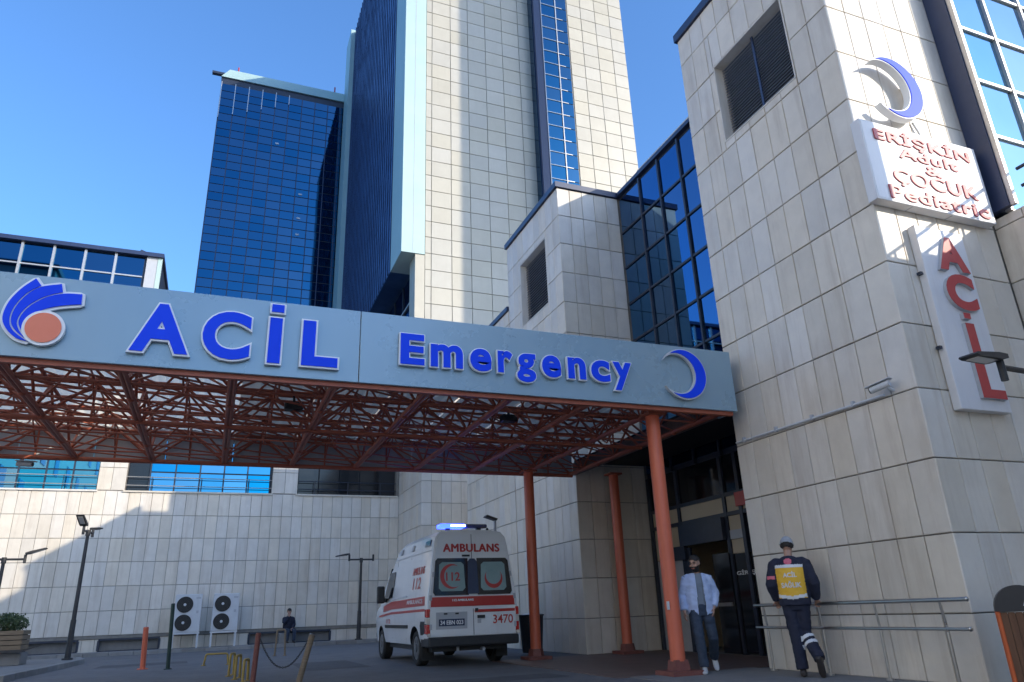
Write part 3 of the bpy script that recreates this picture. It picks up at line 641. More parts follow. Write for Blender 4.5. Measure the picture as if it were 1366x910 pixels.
for i in range(len(XT_)-1):
    a, c = XT_[i], XT_[i+1]; m_ = (a+c)/2
    for j in (1, 3, 5, 7):
        y = YC[j]
        q.cyl((a, y, ZL), (m_, YC[j-1], ZU), .019, n=6); q.cyl((a, y, ZL), (m_, YC[j+1], ZU), .019, n=6)
        q.cyl((c, y, ZL), (m_, YC[j-1], ZU), .019, n=6); q.cyl((c, y, ZL), (m_, YC[j+1], ZU), .019, n=6)
    for y in YC[1:-1:2]: q.cyl((a, y, ZL), (c, y, ZL), .017, n=6)
    for j in range(8):
        q.cyl((a, YC[j], ZU), (m_, YC[j+1], ZU-.02), .017, n=5); q.cyl((m_, YC[j], ZU-.02), (c, YC[j+1], ZU), .017, n=5)
        q.cyl((m_, YC[j], ZU), (m_, YC[j+1], ZL+.10 if j % 2 else ZU), .016, n=5); q.cyl((m_, YC[j], ZL+.1 if j % 2 == 0 else ZU), (m_, YC[j+1], ZU), .016, n=5)
        q.cyl((a, YC[j], ZL), (c, YC[j+1], ZL+.02), .016, n=5)
tag(q.build('brace', M['red'], cp, smooth=True), kind='stuff')
q = MB()
for x in XT_:
    for y in (9.78, 11.28, 12.55, 14.35, 15.78): q.sphere((x, y, ZL), .062, .062, .062, 8, 6)
tag(q.build('node', M['red'], cp, smooth=True), kind='stuff')
for i, (x, y) in enumerate(((6.66, 10.15), (6.60, 15.45), (8.82, 15.40))):
    q = MB(); q.cyl((x, y, .20), (x, y, ZL-.02), .115, n=28); c = q.build('column', M['orange'], cp, smooth=True)
    q = MB(); q.cyl((x, y, .0), (x, y, .22), .19, .15, n=4 if i == 0 else 6); q.build('column_base', M['rust'], c)
    q = MB(); q.box(x-.26, x+.26, y-.26, y+.26, .0, .075); q.build('plinth', M['rust'], c)
    q = MB(); q.box(x-.16, x+.16, y-.16, y+.16, ZL-.06, ZL-.02); q.build('cap_plate', M['red'], c)
# small white tap label on the front column
q = MB(); q.box(6.53, 6.555, 10.06, 10.10, .93, 1.05); q.build('sticker', M['signw'], cp)
# floodlights tucked in the truss
for (x, y) in ((1.0, 12.4), (4.9, 12.3)):
    fl = empty('canopy_floodlight', (x, y, ZL), 'small dark floodlight in the canopy truss above the letters '+('ACİL' if x < 2 else 'Emergency'), 'light', 'floodlights in the canopy truss')
    q = MB(); q.cbox(x-.15, x+.15, y-.1, y+.1, ZL+.27, ZL+.40, .02); q.build('housing', M['plastic'], fl)
    q = MB(); q.box(x-.02, x+.02, y-.02, y+.02, ZL+.40, ZU); q.build('bracket', M['plastic'], fl)

# ------------------------------------------------------------------ writing on the fascia
ffn = lambda base: (lambda u, z, d: (u, YF-base-d, z))
def channel_letter(parent, ch, u0, u1, z0, z1, off, halo, fill, rim, d0=.018, th=.05):
    v, f = glyph(ch, off, .5); v2, f2 = glyph(ch, off+halo, .5)
    w1 = fit(v, v, u0, u1, z0, z1); w2 = fit(v2, v, u0, u1, z0, z1)
    fn = ffn(d0); q = MB(); q.add([fn(p[0], p[1], (p[2]+.5)*th) for p in w2], f2); lt = q.build('letter', rim, parent)
    q = MB(); q.add([fn(p[0], p[1], th+.001+(p[2]+.5)*.012) for p in w1], f); q.build('letter_face', fill, lt)
ac = empty('acil_sign', (0, YF, ZB), 'large blue capital letters reading ACİL on the canopy fascia', 'sign lettering')
for ch, a, c, z0, z1 in (('A', -1.25, -.58, 4.20, 4.86), ('C', -.43, .155, 4.185, 4.85), ('I', .385, .545, 4.185, 4.83), ('L', .82, 1.30, 4.19, 4.84)):
    channel_letter(ac, ch, a, c, z0, z1, .035, .026, M['blue'], M['white'])
q = MB(); q.box(.37, .58, YF-.068, YF-.018, 4.895, 5.045); lt = q.build('letter_dot', M['white'], ac); box('letter_face', M['blue'], lt, .395, .555, YF-.081, YF-.0695, 4.915, 5.025)
em = empty('emergency_sign', (4, YF, ZB), 'smaller blue letters reading Emergency on the canopy fascia', 'sign lettering')
for ch, a, c, z0, z1 in (('E', 2.175, 2.525, 4.335, 4.80), ('m', 2.62, 3.105, 4.335, 4.685), ('e', 3.22, 3.55, 4.325, 4.675), ('r', 3.655, 3.89, 4.335, 4.68), ('g', 3.965, 4.27, 4.215, 4.67), ('e', 4.38, 4.695, 4.325, 4.68), ('n', 4.82, 5.125, 4.335, 4.685), ('c', 5.225, 5.555, 4.325, 4.68), ('y', 5.62, 5.955, 4.21, 4.68)):
    channel_letter(em, ch, a, c, z0, z1, .034, .024, M['blue'], M['white'])
def crescent(mb, cx, cz, ro, icx, ri, fn, d0, d1, e=0.0, n=40):
    """solid crescent opening to the left, e grows its outline"""
    ro += e; ri -= e
    x = ((ro*ro-ri*ri)-(cx*cx-icx*icx))/(2*(icx-cx)); y = math.sqrt(max(1e-6, ro*ro-(x-cx)**2))
    a0 = math.atan2(y, x-cx); a1 = math.atan2(y, x-icx)
    A = [(cx+ro*math.cos(a0-2*a0*i/n), cz+ro*math.sin(a0-2*a0*i/n)) for i in range(n+1)]
    B = [(icx+ri*math.cos(a1-2*a1*i/n), cz+ri*math.sin(a1-2*a1*i/n)) for i in range(n+1)]
    v = [fn(*p_, d) for d in (d0, d1) for L in (A, B) for p_ in L]; k = n+1; f = []
    for i in range(n):
        f += [(i, i+1, k+i+1, k+i), (2*k+i, 3*k+i, 3*k+i+1, 2*k+i+1), (i, 2*k+i, 2*k+i+1, i+1), (k+i, k+i+1, 3*k+i+1, 3*k+i)]
    mb.add(v, f); return mb
def inflate(P, e):
    n = len(P); out = []; A = sum(P[i][0]*P[(i+1) % n][1]-P[(i+1) % n][0]*P[i][1] for i in range(n)); s = 1 if A > 0 else -1
    for i in range(n):
        ax, az = P[i-1]; bx, bz = P[(i+1) % n]; dx, dz = bx-ax, bz-az; L = math.hypot(dx, dz) or 1
        out.append((P[i][0]+s*dz/L*e, P[i][1]-s*dx/L*e))
    return out
def spl(pts, n=6):
    out = []; m_ = len(pts)
    for i in range(m_-1):
        p0, p1, p2, p3 = pts[max(i-1, 0)], pts[i], pts[i+1], pts[min(i+2, m_-1)]
        for k in range(n):
            t_ = k/n; out.append(tuple(.5*((2*p1[j])+(-p0[j]+p2[j])*t_+(2*p0[j]-5*p1[j]+4*p2[j]-p3[j])*t_*t_+(-p0[j]+3*p1[j]-3*p2[j]+p3[j])*t_**3) for j in (0, 1)))
    return out+[pts[-1]]
CA = (6.965, 4.585, .425, 6.835, .352)
cr = empty('fascia_crescent', (6.97, YF, 4.16), 'blue crescent emblem with pale rim on the canopy fascia', 'emblem')
q = MB(); crescent(q, *CA, ffn(.018), 0, .06, .016); q.build('rim', M['wmetal'], cr)
q = MB(); crescent(q, *CA, ffn(.018), .061, .075, -.006); q.build('face', M['blue'], cr)
lg = empty('fan_logo', (-2.2, YF, 4.16), 'blue three rayed fan logo with coral disc on the canopy fascia', 'emblem')
O = [(-2.37, 5.03), (-2.50, 4.88), (-2.60, 4.69), (-2.63, 4.49), (-2.575, 4.35), (-2.45, 4.235), (-2.31, 4.20)]
I1 = [(-2.30, 4.94), (-2.44, 4.81), (-2.53, 4.63), (-2.55, 4.46), (-2.49, 4.33), (-2.33, 4.21)]
I2 = [(-2.06, 4.88), (-2.25, 4.79), (-2.41, 4.63), (-2.47, 4.45), (-2.41, 4.31), (-2.31, 4.215)]
I3 = [(-1.84, 4.74), (-2.07, 4.69), (-2.25, 4.61), (-2.37, 4.48), (-2.39, 4.37), (-2.32, 4.24)]
T2 = (-2.09, 4.99); T3 = (-1.85, 4.88)
S1 = spl(O)+spl(I1)[::-1]; S2 = spl([T2, (-2.30, 4.925), (-2.43, 4.805), (-2.52, 4.63), (-2.54, 4.46), (-2.48, 4.335), (-2.33, 4.215)])+spl(I2)[::-1]
S3 = spl([T3, (-2.05, 4.865), (-2.24, 4.785), (-2.40, 4.625), (-2.46, 4.45), (-2.40, 4.315), (-2.31, 4.22)])+spl(I3)[::-1]
disc = [(-2.19+.19*math.cos(2*math.pi*i/36), 4.39+.19*math.sin(2*math.pi*i/36)) for i in range(36)]
for k, S in enumerate((S1, S2, S3)):
    q = MB(); q.prism(inflate(S, .028), ffn(.018), 0, .030+.003*k); bk = q.build('ray_rim', M['white'], lg)
    q = MB(); q.prism(inflate(S, -.004), ffn(.018), .040+.001*k, .052+.002*k); q.build('ray', M['blue'], bk)
q = MB(); q.prism(inflate(disc, .035), ffn(.018), 0, .06); dk = q.build('disc_rim', M['white'], lg)
q = MB(); q.prism(disc, ffn(.018), .061, .073); q.build('disc', M['coral'], dk)

# ------------------------------------------------------------------ signs on the tower front
RS = 6.20
s1 = empty('hospital_sign', (9.4, 6.3, 6.2), 'white box sign with red words for adult and pediatric emergency on the tiled tower', 'sign')
q = MB(); q.cbox(8.16, 10.58, RS, 6.36, 6.24, 7.60, .012); q.build('box', M['signw'], s1)
q = MB(); q.box(8.19, 10.55, RS-.004, RS-.001, 6.27, 7.57); q.build('face', M['signw'], s1)
for x in (8.85, 9.65): box('seam', M['sside'], s1, x-.004, x+.004, RS+.01, 6.35, 6.232, 6.239)
rfn = lambda u, z, d: (u, RS-.005-d, z)
for (tx, a, c, z0, z1) in (('ERİŞKİN', 8.40, 10.36, 7.24, 7.52), ('Adult', 8.82, 10.02, 7.05, 7.22), ('&', 9.30, 9.60, 6.85, 7.01), ('ÇOCUK', 8.60, 10.30, 6.54, 6.82), ('Pediatric', 8.44, 10.44, 6.30, 6.51)):
    letters(tx, a, c, z0, z1, rfn, M['sred'], 'lettering', s1, off=0, depth=.016, spacing=1.08, bold=.014)
s2 = empty('acil_vertical_sign', (9.3, 6.3, 3.2), 'tall white panel with red letters ACİL stacked down the tiled tower', 'sign')
q = MB(); q.cbox(8.80, 9.76, 6.24, 6.36, 3.24, 5.95, .012); q.build('panel', M['signw'], s2)
vfn = lambda u, z, d: (u, 6.239-d, z)
for (tx, a, c, z0, z1) in (('A', 9.04, 9.64, 5.26, 5.80), ('C', 9.05, 9.62, 4.66, 5.22), ('I', 9.23, 9.40, 4.02, 4.47), ('L', 9.20, 9.66, 3.40, 3.92)):
    o = letters(tx, a, c, z0, z1, vfn, M['sside'], 'letter', s2, off=.05, depth=.05)
    letters(tx, a+.004, c-.004, z0+.004, z1-.004, vfn, M['sred'], 'letter_face', o, off=.05, depth=.006, lift=.051)
o = box('letter', M['sside'], s2, 9.24, 9.37, 6.184, 6.238, 4.53, 4.62); box('letter_face', M['sred'], o, 9.244, 9.366, 6.176, 6.183, 4.534, 4.616)
o = box('letter', M['sside'], s2, 9.28, 9.36, 6.184, 6.238, 4.56, 4.60); bpy.data.objects.remove(o)
for (x, z) in ((8.76, 5.2), (8.76, 4.1)): box('fixing', M['frame'], s2, x-.02, x+.03, 6.28, 6.34, z-.02, z+.02)
c2 = empty('tower_crescent', (9.1, 6.3, 7.9), 'deep rimmed blue crescent emblem standing off the tiled tower front', 'emblem')
CA = (9.07, 8.36, .56, 8.90, .475)
q = MB(); crescent(q, *CA, lambda u, z, d: (u, 6.15+d, z), 0, .12, .012); q.build('rim', M['white'], c2)
q = MB(); crescent(q, *CA, lambda u, z, d: (u, 6.149-d, z), 0, .012, -.01); q.build('face', M['blue'], c2)
for z in (8.1, 8.6): 
    q = MB(); q.cyl((9.5, 6.27, z), (9.5, 6.365, z), .02, n=8); q.build('standoff', M['alu'], c2)
q = MB(); q.tube([(9.52, 6.34, 7.95), (9.6, 6.33, 7.75), (9.66, 6.34, 7.5)], .018); q.build('cable', M['wmetal'], c2)

# ------------------------------------------------------------------ entrance
en = empty('glazed_entrance', (XG, 13.5, 0), 'dark framed glazed entrance under the canopy with cream panels and open doorway', 'entrance')
X0 = XG
def ep(name, m_, y0, y1, z0, z1, x0=0.0, x1=.08, par=None): return box(name, m_, par or en, X0+x0, X0+x1, y0, y1, z0, z1)
ep('upper_glazing', M['black'], 12.0, 15.85, 3.20, 4.0, .03, .06)
for y in (15.80, 14.58, 12.88, 12.36, 10.15): ep('post', M['frame'], y-.05, y+.05, .012, 4.0, -.02, .10)
for (y0, y1) in ((14.63, 15.75), (12.93, 14.53), (12.41, 12.83), (10.2, 12.31)):
    ep('transom', M['frame'], y0, y1, 3.12, 3.20, -.015, .10); ep('panel', M['interior'], y0, y1, 2.80, 3.118, .02, .05)
    ep('transom', M['frame'], y0, y1, 2.72, 2.80, -.01, .10)
ep('panel', M['interior'], 14.63, 15.75, 2.0, 2.71, .03, .06); ep('panel', M['sside'], 14.63, 15.75, .012, 1.99, .03, .06)
ep('header', M['frame'], 12.93, 14.53, 2.24, 2.71, -.12, .05); ep('header', M['frame'], 14.40, 15.2, 1.95, 2.25, -.10, -.03)
ep('panel', M['interior'], 12.41, 12.83, 2.42, 2.71, .02, .05); ep('panel', M['sside'], 12.41, 12.83, 2.24, 2.42, .0, .06)
ep('panel', M['interior'], 12.41, 12.83, 1.95, 2.23, .02, .05)
ep('side_pane', M['black'], 10.2, 12.83, .05, 1.94, .02, .05)
dl = ep('door_leaf', M['black'], 12.90, 13.45, .03, 1.98, -.06, -.02); ep('push_bar', M['steel'], 12.95, 13.4, .93, 1.0, -.10, -.065, dl)
ep('door_leaf', M['frame'], 14.30, 14.52, .03, 2.2, -.02, .03)
letters('GİRİŞİ', -12.80, -12.12, 1.50, 1.62, lambda u, z, d: (X0+.018-d, -u, z), M['signw'], 'lettering', en, off=.02, depth=.003)
rd = empty('red_info_sign', (9.99, 12.3, 2.9), 'small dark sign with red lettering above the entrance side panel', 'sign')
box('panel', M['vred'], rd, 9.93, 9.985, 12.0, 12.40, 2.86, 3.14)
# vestibule behind the door
vb = empty('vestibule', (10.5, 13.5, 0), 'dim cream vestibule seen through the open doorway', 'room')
q = MB(); q.box(12.6, 12.68, 11.5, 15.9, 0, 4.0); q.box(10.2, 12.6, 15.80, 15.89, 0, 4.0); q.box(10.2, 12.6, 11.5, 11.6, 0, 4.0); q.build('wall', M['interior'], vb)
box('ceiling', M['interior'], vb, 10.2, 12.6, 11.6, 15.8, 3.3, 3.36); box('floor', M['paving'], vb, 10.06, 12.6, 11.6, 15.8, .0, .012)
box('notice', M['frame'], vb, 12.55, 12.595, 13.3, 13.8, 1.45, 1.62)
# ------------------------------------------------------------------ ambulance (local frame: x right, y forward, rear at y=0)
am = empty('ambulance', (5.03, 14.95, 0.0), 'white and red ambulance with glowing blue light bar parked under the canopy', 'ambulance', rz=R(0.5))
AL = dict(world=False)
WT = [(.40, .93), (.55, .965), (.95, .985), (1.30, .975), (1.62, .925), (2.0, .875), (2.35, .825), (2.52, .780), (2.61, .69), (2.645, .52), (2.655, .0)]
def tabl(T, z):
    if z <= T[0][0]: return T[0][1]
    for (a, p0), (c, p1) in zip(T, T[1:]):
        if z <= c: return p0+(p1-p0)*(z-a)/(c-a)
    return T[-1][1]
SEC = [(0.0, 2.655, 1.0), (0.05, 2.655, 1.0), (1.0, 2.665, 1.0), (2.0, 2.665, 1.0), (2.9, 2.64, 1.0), (3.35, 2.52, 1.0), (3.6, 2.36, .995), (3.85, 2.12, .99), (4.2, 1.72, .98), (4.45, 1.38, .97), (4.9, 1.22, .95), (5.15, 1.08, .92), (5.28, .80, .86)]
def yr(z): return 0.0 if z < 1.25 else 0.11*(z-1.25)/1.4            # the back leans forward above the waist
q = MB(); rings = []
for k, (y, zt, sc) in enumerate(SEC):
    ring = []
    for (z0, hw_) in WT:
        s = (z0-.40)/(2.655-.40)
        if zt > 2.3: z = .40+(zt-.40)*s; hw = tabl(WT, .40+2.255*s)
        else:
            z = .40+(zt-.40)*s; hw = tabl(WT, min(z, 2.3)) * (1.0 if s < .90 else (0.93 if s < .95 else (.8 if s < .99 else 0)))
            if z0 == 2.655: hw = 0
        e = .985 if k == 0 else 1.0
        ring.append((hw*sc*e, y+max(0, yr(z))*max(0, 1-y/1.0), z))
    rings.append(ring)
m_ = len(WT); v = []; 
for ring in rings: v += [(x, y, z) for x, y, z in ring]+[(-x, y, z) for x, y, z in ring]
f = []
for k in range(len(SEC)-1):
    b0, b1 = k*2*m_, (k+1)*2*m_
    for i in range(m_-1):
        f.append((b0+i, b0+i+1, b1+i+1, b1+i)); f.append((b0+m_+i, b1+m_+i, b1+m_+i+1, b0+m_+i+1))
    f.append((b0, b1, b1+m_, b0+m_))
for k in (0, len(SEC)-1):
    b0 = k*2*m_
    for i in range(m_-1): f.append((b0+i, b0+i+1, b0+m_+i+1, b0+m_+i))
q.add(v, f); tmp = q.build('body', [M['wpaint'], M['plastic']], None)
WH = (1.0, 4.32)
for yw in WH:
    c = MB(); c.cyl((-1.3, yw, .34), (1.3, yw, .34), .43, n=36); co = c.build('cutter', M['plastic'])
    md = tmp.modifiers.new('b', 'BOOLEAN'); md.operation = 'DIFFERENCE'; md.object = co; md.solver = 'EXACT'
bpy.context.view_layer.update(); me = bpy.data.meshes.new_from_object(tmp.evaluated_get(bpy.context.evaluated_depsgraph_get()))
for o in [x for x in bpy.data.objects if x.name.startswith('cutter')]+[tmp]: bpy.data.objects.remove(o)
for p_ in me.polygons:
    c = p_.center
    p_.material_index = 1 if (any(abs(math.hypot(c.y-yw, c.z-.34)-.43) < .03 or (math.hypot(c.y-yw, c.z-.34) < .42 and abs(c.x) < .9) for yw in WH) and abs(p_.normal.x) < .5) else 0
me.polygons.foreach_set('use_smooth', [True]*len(me.polygons)); me.set_sharp_from_angle(angle=R(24))
me.name = 'body'; body = link('body', me, am, world=False)
def abox(name, m_, *a, bev=0.0, par=None): return box(name, m_, par or am, *a, bev=bev, world=False)
def rear(name, m_, poly, d0, d1, par=None):
    q = MB(); q.prism(poly, lambda u, z, d: (u, yr(z)-d, z), d0, d1); return q.build(name, m_, par or am, world=False)
def side(name, m_, pts, d0, d1, par=None, sx=-1):
    """panel following the left flank; pts are (y,z)"""
    def fn(y, z, d): return (sx*(tabl(WT, z)+d), y+yr(z)*max(0, 1-y), z)
    q = MB(); q.prism(pts, fn, d0, d1); return q.build(name, m_, par or am, world=False)
for yw in WH:
    for s in (-1, 1):
        wq = MB(); x0, x1 = s*.72, s*.93
        q = MB(); prof = [(.70, .24), (.70, .31), (.73, .345), (.90, .345), (.935, .31), (.935, .24)]
        n = 32; vv = []
        for i in range(n):
            a = 2*math.pi*i/n; vv += [(s*x, yw+r*math.cos(a), .345+r*math.sin(a)) for x, r in prof]
        kk = len(prof); q.add(vv, [(i*kk+j, i*kk+(j+1) % kk, ((i+1) % n)*kk+(j+1) % kk, ((i+1) % n)*kk+j) for i in range(n) for j in range(kk)])
        ty = q.build('wheel', M['rubber'], am, smooth=True, world=False)
        q = MB(); q.cyl((s*.88, yw, .345), (s*.925, yw, .345), .242, .225, n=24); q.cyl((s*.925, yw, .345), (s*.945, yw, .345), .08, n=12)
        for i in range(6):
            a = 2*math.pi*i/6; q.cyl((s*.926, yw+.15*math.cos(a), .345+.15*math.sin(a)), (s*.932, yw+.15*math.cos(a), .345+.15*math.sin(a)), .035, n=8)
        q.build('rim', M['rim'], ty, world=False)
# underside, bumper, step
abox('underbody', M['plastic'], -.80, .80, .25, 5.0, .28, .41); 
q = MB(); q.cbox(-.97, .97, -.07, .30, .37, .56, .035); q.build('bumper', M['plastic'], am, world=False)
side('side_bumper', M['plastic'], [(.22, .38), (.55, .38), (.52, .78), (.45, .86), (.10, .86), (.10, .38)], .002, .012); side('side_bumper', M['plastic'], [(.22, .38), (.55, .38), (.52, .78), (.45, .86), (.10, .86), (.10, .38)], .002, .012, sx=1)
q = MB(); q.cyl((.25, .1, .30), (.25, .35, .30), .035, n=10); q.cyl((-.30, .12, .28), (-.30, .12, .42), .03, n=8); q.build('exhaust', M['sside'], am, world=False)
abox('mud_flap', M['rubber'], -.93, -.68, .53, .55, .12, .45); abox('mud_flap', M['rubber'], .68, .93, .53, .55, .12, .45)
# rear doors
for s, nm in ((-1, 'a'), (1, 'b')):
    zz = [.575, 1.0, 1.3, 1.62, 2.0, 2.35, 2.50, 2.56]
    pol = [(s*.006, zz[0])]+[(s*(tabl(WT, z)-.055), z) for z in zz]+[(s*.006, 2.56)]
    d = rear('rear_door', M['wpaint'], pol, .004, .020)
    wz = [1.34, 1.40, 1.98, 2.03]
    if s < 0:
        pol = [(-.10, 1.34), (-.82, 1.34), (-.86, 1.40), (-.80, 2.02), (-.75, 2.07), (-.10, 2.07)]
    else:
        pol = [(.10, 1.34), (.82, 1.34), (.86, 1.40), (.80, 2.02), (.75, 2.07), (.10, 2.07)]
    wn = rear('rear_window', M['black'], pol, .021, .030, d)
    a, c = (-.74, -.17) if s < 0 else (.17, .74)
    rear('window_film', M['curtain'], [(a+.06, 1.42), (c-.06, 1.42), (c, 1.48), (c-.02, 1.94), (c-.08, 1.99), (a+.08, 1.99), (a+.02, 1.94), (a, 1.48)], .0305, .0325, wn)
    for zh in (.75, 1.30, 1.75): rear('hinge', M['sside'], [(s*.885, zh-.05), (s*.93, zh-.05), (s*.93, zh+.05), (s*.885, zh+.05)] if zh < 1.4 else [(s*.83, zh-.05), (s*.87, zh-.05), (s*.86, zh+.05), (s*.82, zh+.05)], .0, .035)
rear('window_bridge', M['navy'], [(-.12, 1.36), (.12, 1.36), (.10, 2.0), (.05, 2.06), (-.05, 2.06), (-.10, 2.0)], .022, .0335)
rear('red_band', M['vred'], [(-.91, 1.125), (.91, 1.125), (.895, 1.31), (-.895, 1.31)], .021, .0235)
rear('red_line', M['vred'], [(.02, 1.0), (.91, 1.0), (.91, 1.055), (.02, 1.055)], .021, .0235)
rear('band_shadow_gap', M['plastic'], [(-.006, .575), (.006, .575), (.006, 2.56), (-.006, 2.56)], .0225, .0245)
rear('plate_recess', M['sside'], [(-.80, .62+.08), (-.14, .70), (-.14, 1.02), (-.80, 1.02)], .0205, .0215)
pl = rear('number_plate', M['navy'], [(-.74, .76), (-.20, .76), (-.20, .89), (-.74, .89)], .022, .032)
rfa = lambda base: (lambda u, z, d: (u, yr(z)-base-d, z))
letters('34 EBN 023', -.71, -.23, .785, .865, rfa(.0325), M['white'], 'plate_lettering', pl, off=.02, depth=.002, world=False)
for x in (-.60, -.36): rear('plate_lamp', M['plastic'], [(x-.035, .975), (x+.035, .975), (x+.035, 1.005), (x-.035, 1.005)], .022, .04)
rear('door_handle', M['plastic'], [(.08, .885), (.24, .885), (.24, .945), (.08, .945)], .021, .04); rear('lock_panel', M['sside'], [(.08, .79), (.16, .79), (.16, .875), (.08, .875)], .0205, .0215)
rear('lock_knob', M['plastic'], [(.03, 1.02), (.09, 1.02), (.09, 1.08), (.03, 1.08)], .0236, .05)
rear('brake_light', M['plastic'], [(-.22, 2.10), (-.05, 2.10), (-.05, 2.14), (-.22, 2.14)], .021, .035)
letters('AMBULANS', -.62, .62, 2.20, 2.36, rfa(.021), M['vred'], 'lettering', am, off=0, depth=.003, spacing=1.08, world=False, bold=.011)
letters('3470', .42, .86, .77, .94, rfa(.021), M['vred'], 'lettering', am, off=.012, depth=.003, world=False)
letters('112 AMBULANS', -.45, .0, 1.225, 1.265, rfa(.024), M['wpaint'], 'lettering', am, off=0, depth=.002, world=False, bold=.004)
letters('112', -.58, -.28, 1.62, 1.79, rfa(.033), M['vred'], 'lettering', am, off=.02, depth=.002, world=False)
q = MB(); crescent(q, 0, 0, .245, -.055, .215, lambda u, z, d: (-.46-u, yr(1.71+z)-.033-d, 1.71+z), 0, .002); q.build('crescent', M['vred'], am, world=False)
q = MB(); crescent(q, 0, 0, .20, -.05, .17, lambda u, z, d: (.46+z, yr(1.66-u)-.033-d, 1.66-u), 0, .002); q.build('crescent', M['vred'], am, world=False)
# tail lamps
for s in (-1, 1):
    for (z0, z1, m_) in ((.62, .80, 'lampred'), (.81, .92, 'lampw'), (.93, 1.09, 'lampred')):
        q = MB(); q.cbox(min(s*.915, s*1.0), max(s*.915, s*1.0), -.02, .12, z0, z1, .012); q.build('tail_lamp', M[m_], am, world=False)
    q = MB(); q.cyl((s*.95, -.075, .60), (s*.95, -.02, .60), .035, n=12); q.build('reflector', M['lampw'], am, world=False)
# flanks
for sx in (-1, 1):
    side('flank_band', M['vred'], [(.18, 1.16), (3.1, 1.13), (3.95, 1.08), (3.95, 1.22), (3.1, 1.30), (.18, 1.34)], .003, .006, sx=sx)
    side('flank_line', M['vred'], [(.18, 1.05), (3.1, 1.02), (4.4, .96), (4.4, 1.0), (3.1, 1.07), (.18, 1.10)], .003, .006, sx=sx)
    side('rub_strip', M['plastic'], [(1.55, .72), (3.7, .72), (3.7, .79), (1.55, .79)], .003, .022, sx=sx)
    for y in (1.75, 3.02): side('panel_gap', M['plastic'], [(y-.008, .5), (y+.008, .5), (y+.008, 2.2), (y-.008, 2.2)], .0025, .0045, sx=sx)
    side('rail', M['sside'], [(1.7, 1.36), (3.0, 1.34), (3.0, 1.37), (1.7, 1.39)], .003, .012, sx=sx)
    side('cab_window', M['black'], [(3.12, 1.40), (3.98, 1.32), (3.80, 1.78), (3.62, 1.98), (3.12, 1.98)], .004, .010, sx=sx)
    for (y, m_) in ((.40, 'bluedark'), (1.7, 'sside'), (2.75, 'sside')): side('marker_lamp', M[m_], [(y-.20 if m_ == 'bluedark' else y-.09, 2.34), (y+.2 if m_ == 'bluedark' else y+.09, 2.34), (y+.2 if m_ == 'bluedark' else y+.09, 2.46), (y-.2 if m_ == 'bluedark' else y-.09, 2.46)], .004, .03, sx=sx)
    side('roof_seam', M['sside'], [(.1, 2.235), (3.3, 2.235), (3.3, 2.25), (.1, 2.25)], .003, .008, sx=sx)
lfn = lambda u, z, d: (-(tabl(WT, z)+.004+d), -u+yr(z)*max(0, 1+u), z)
letters('AMBULANS', -1.45, -.45, 1.80, 1.95, lfn, M['vred'], 'lettering', am, off=0, depth=.002, world=False, bold=.009)
letters('112', -1.30, -.65, 1.50, 1.74, lfn, M['vred'], 'lettering', am, off=.025, depth=.002, world=False)
letters('AMBULANCE', -1.65, -.35, 1.21, 1.29, lambda u, z, d: (-(tabl(WT, z)+.0065+d), -u, z), M['wpaint'], 'lettering', am, off=0, depth=.002, world=False, bold=.004)
letters('112', -3.6, -3.2, .82, .92, lfn, M['vred'], 'lettering', am, off=.02, depth=.002, world=False)
# mirrors and windscreen
for s in (-1, 1):
    q = MB(); q.cbox(s*1.12-.09, s*1.12+.09, 3.62, 3.76, 1.28, 1.68, .03); mi = q.build('wing_mirror', M['plastic'], am, world=False)
    q = MB(); q.box(min(s*.93, s*1.04), max(s*.93, s*1.04), 3.70, 3.78, 1.30, 1.40); q.build('arm', M['plastic'], mi, world=False)
q = MB(); q.add([(-.80, 3.90, 2.10), (.80, 3.90, 2.10), (.90, 4.42, 1.46), (-.90, 4.42, 1.46)], [(0, 1, 2, 3)]); q.build('windscreen', M['black'], am, world=False)
# light bar and rear mast
lbz = 2.76
abox('light_bar_foot', M['plastic'], -.45, -.37, .38, .50, 2.64, 2.72); abox('light_bar_foot', M['plastic'], .25, .33, .38, .50, 2.64, 2.72)
q = MB(); q.cbox(-.62, -.05, .28, .58, 2.715, 2.80, .03); bl = q.build('light_bar', M['bluelight'], am, world=False)
abox('led_core', M['bluecore'], -.38, -.06, .272, .279, 2.745, 2.775, par=bl)
q = MB(); q.cbox(-.045, .45, .28, .58, 2.715, 2.80, .03); q.build('light_bar', M['bluedark'], am, world=False)
q = MB(); q.cyl((.60, .2, 2.58), (.60, .2, 2.86), .03, n=10); ms = q.build('mast', M['sside'], am, world=False)
q = MB(); q.prism([(.36, 2.94), (.62, 2.86), (.64, 2.90), (.40, 2.98)], lambda u, z, d: (u, d, z), .12, .30); q.build('work_light', M['plastic'], ms, world=False)
q = MB(); q.sphere((.47, .35, 2.68), .03, .03, .05); q.build('aerial_base', M['plastic'], am, world=False)

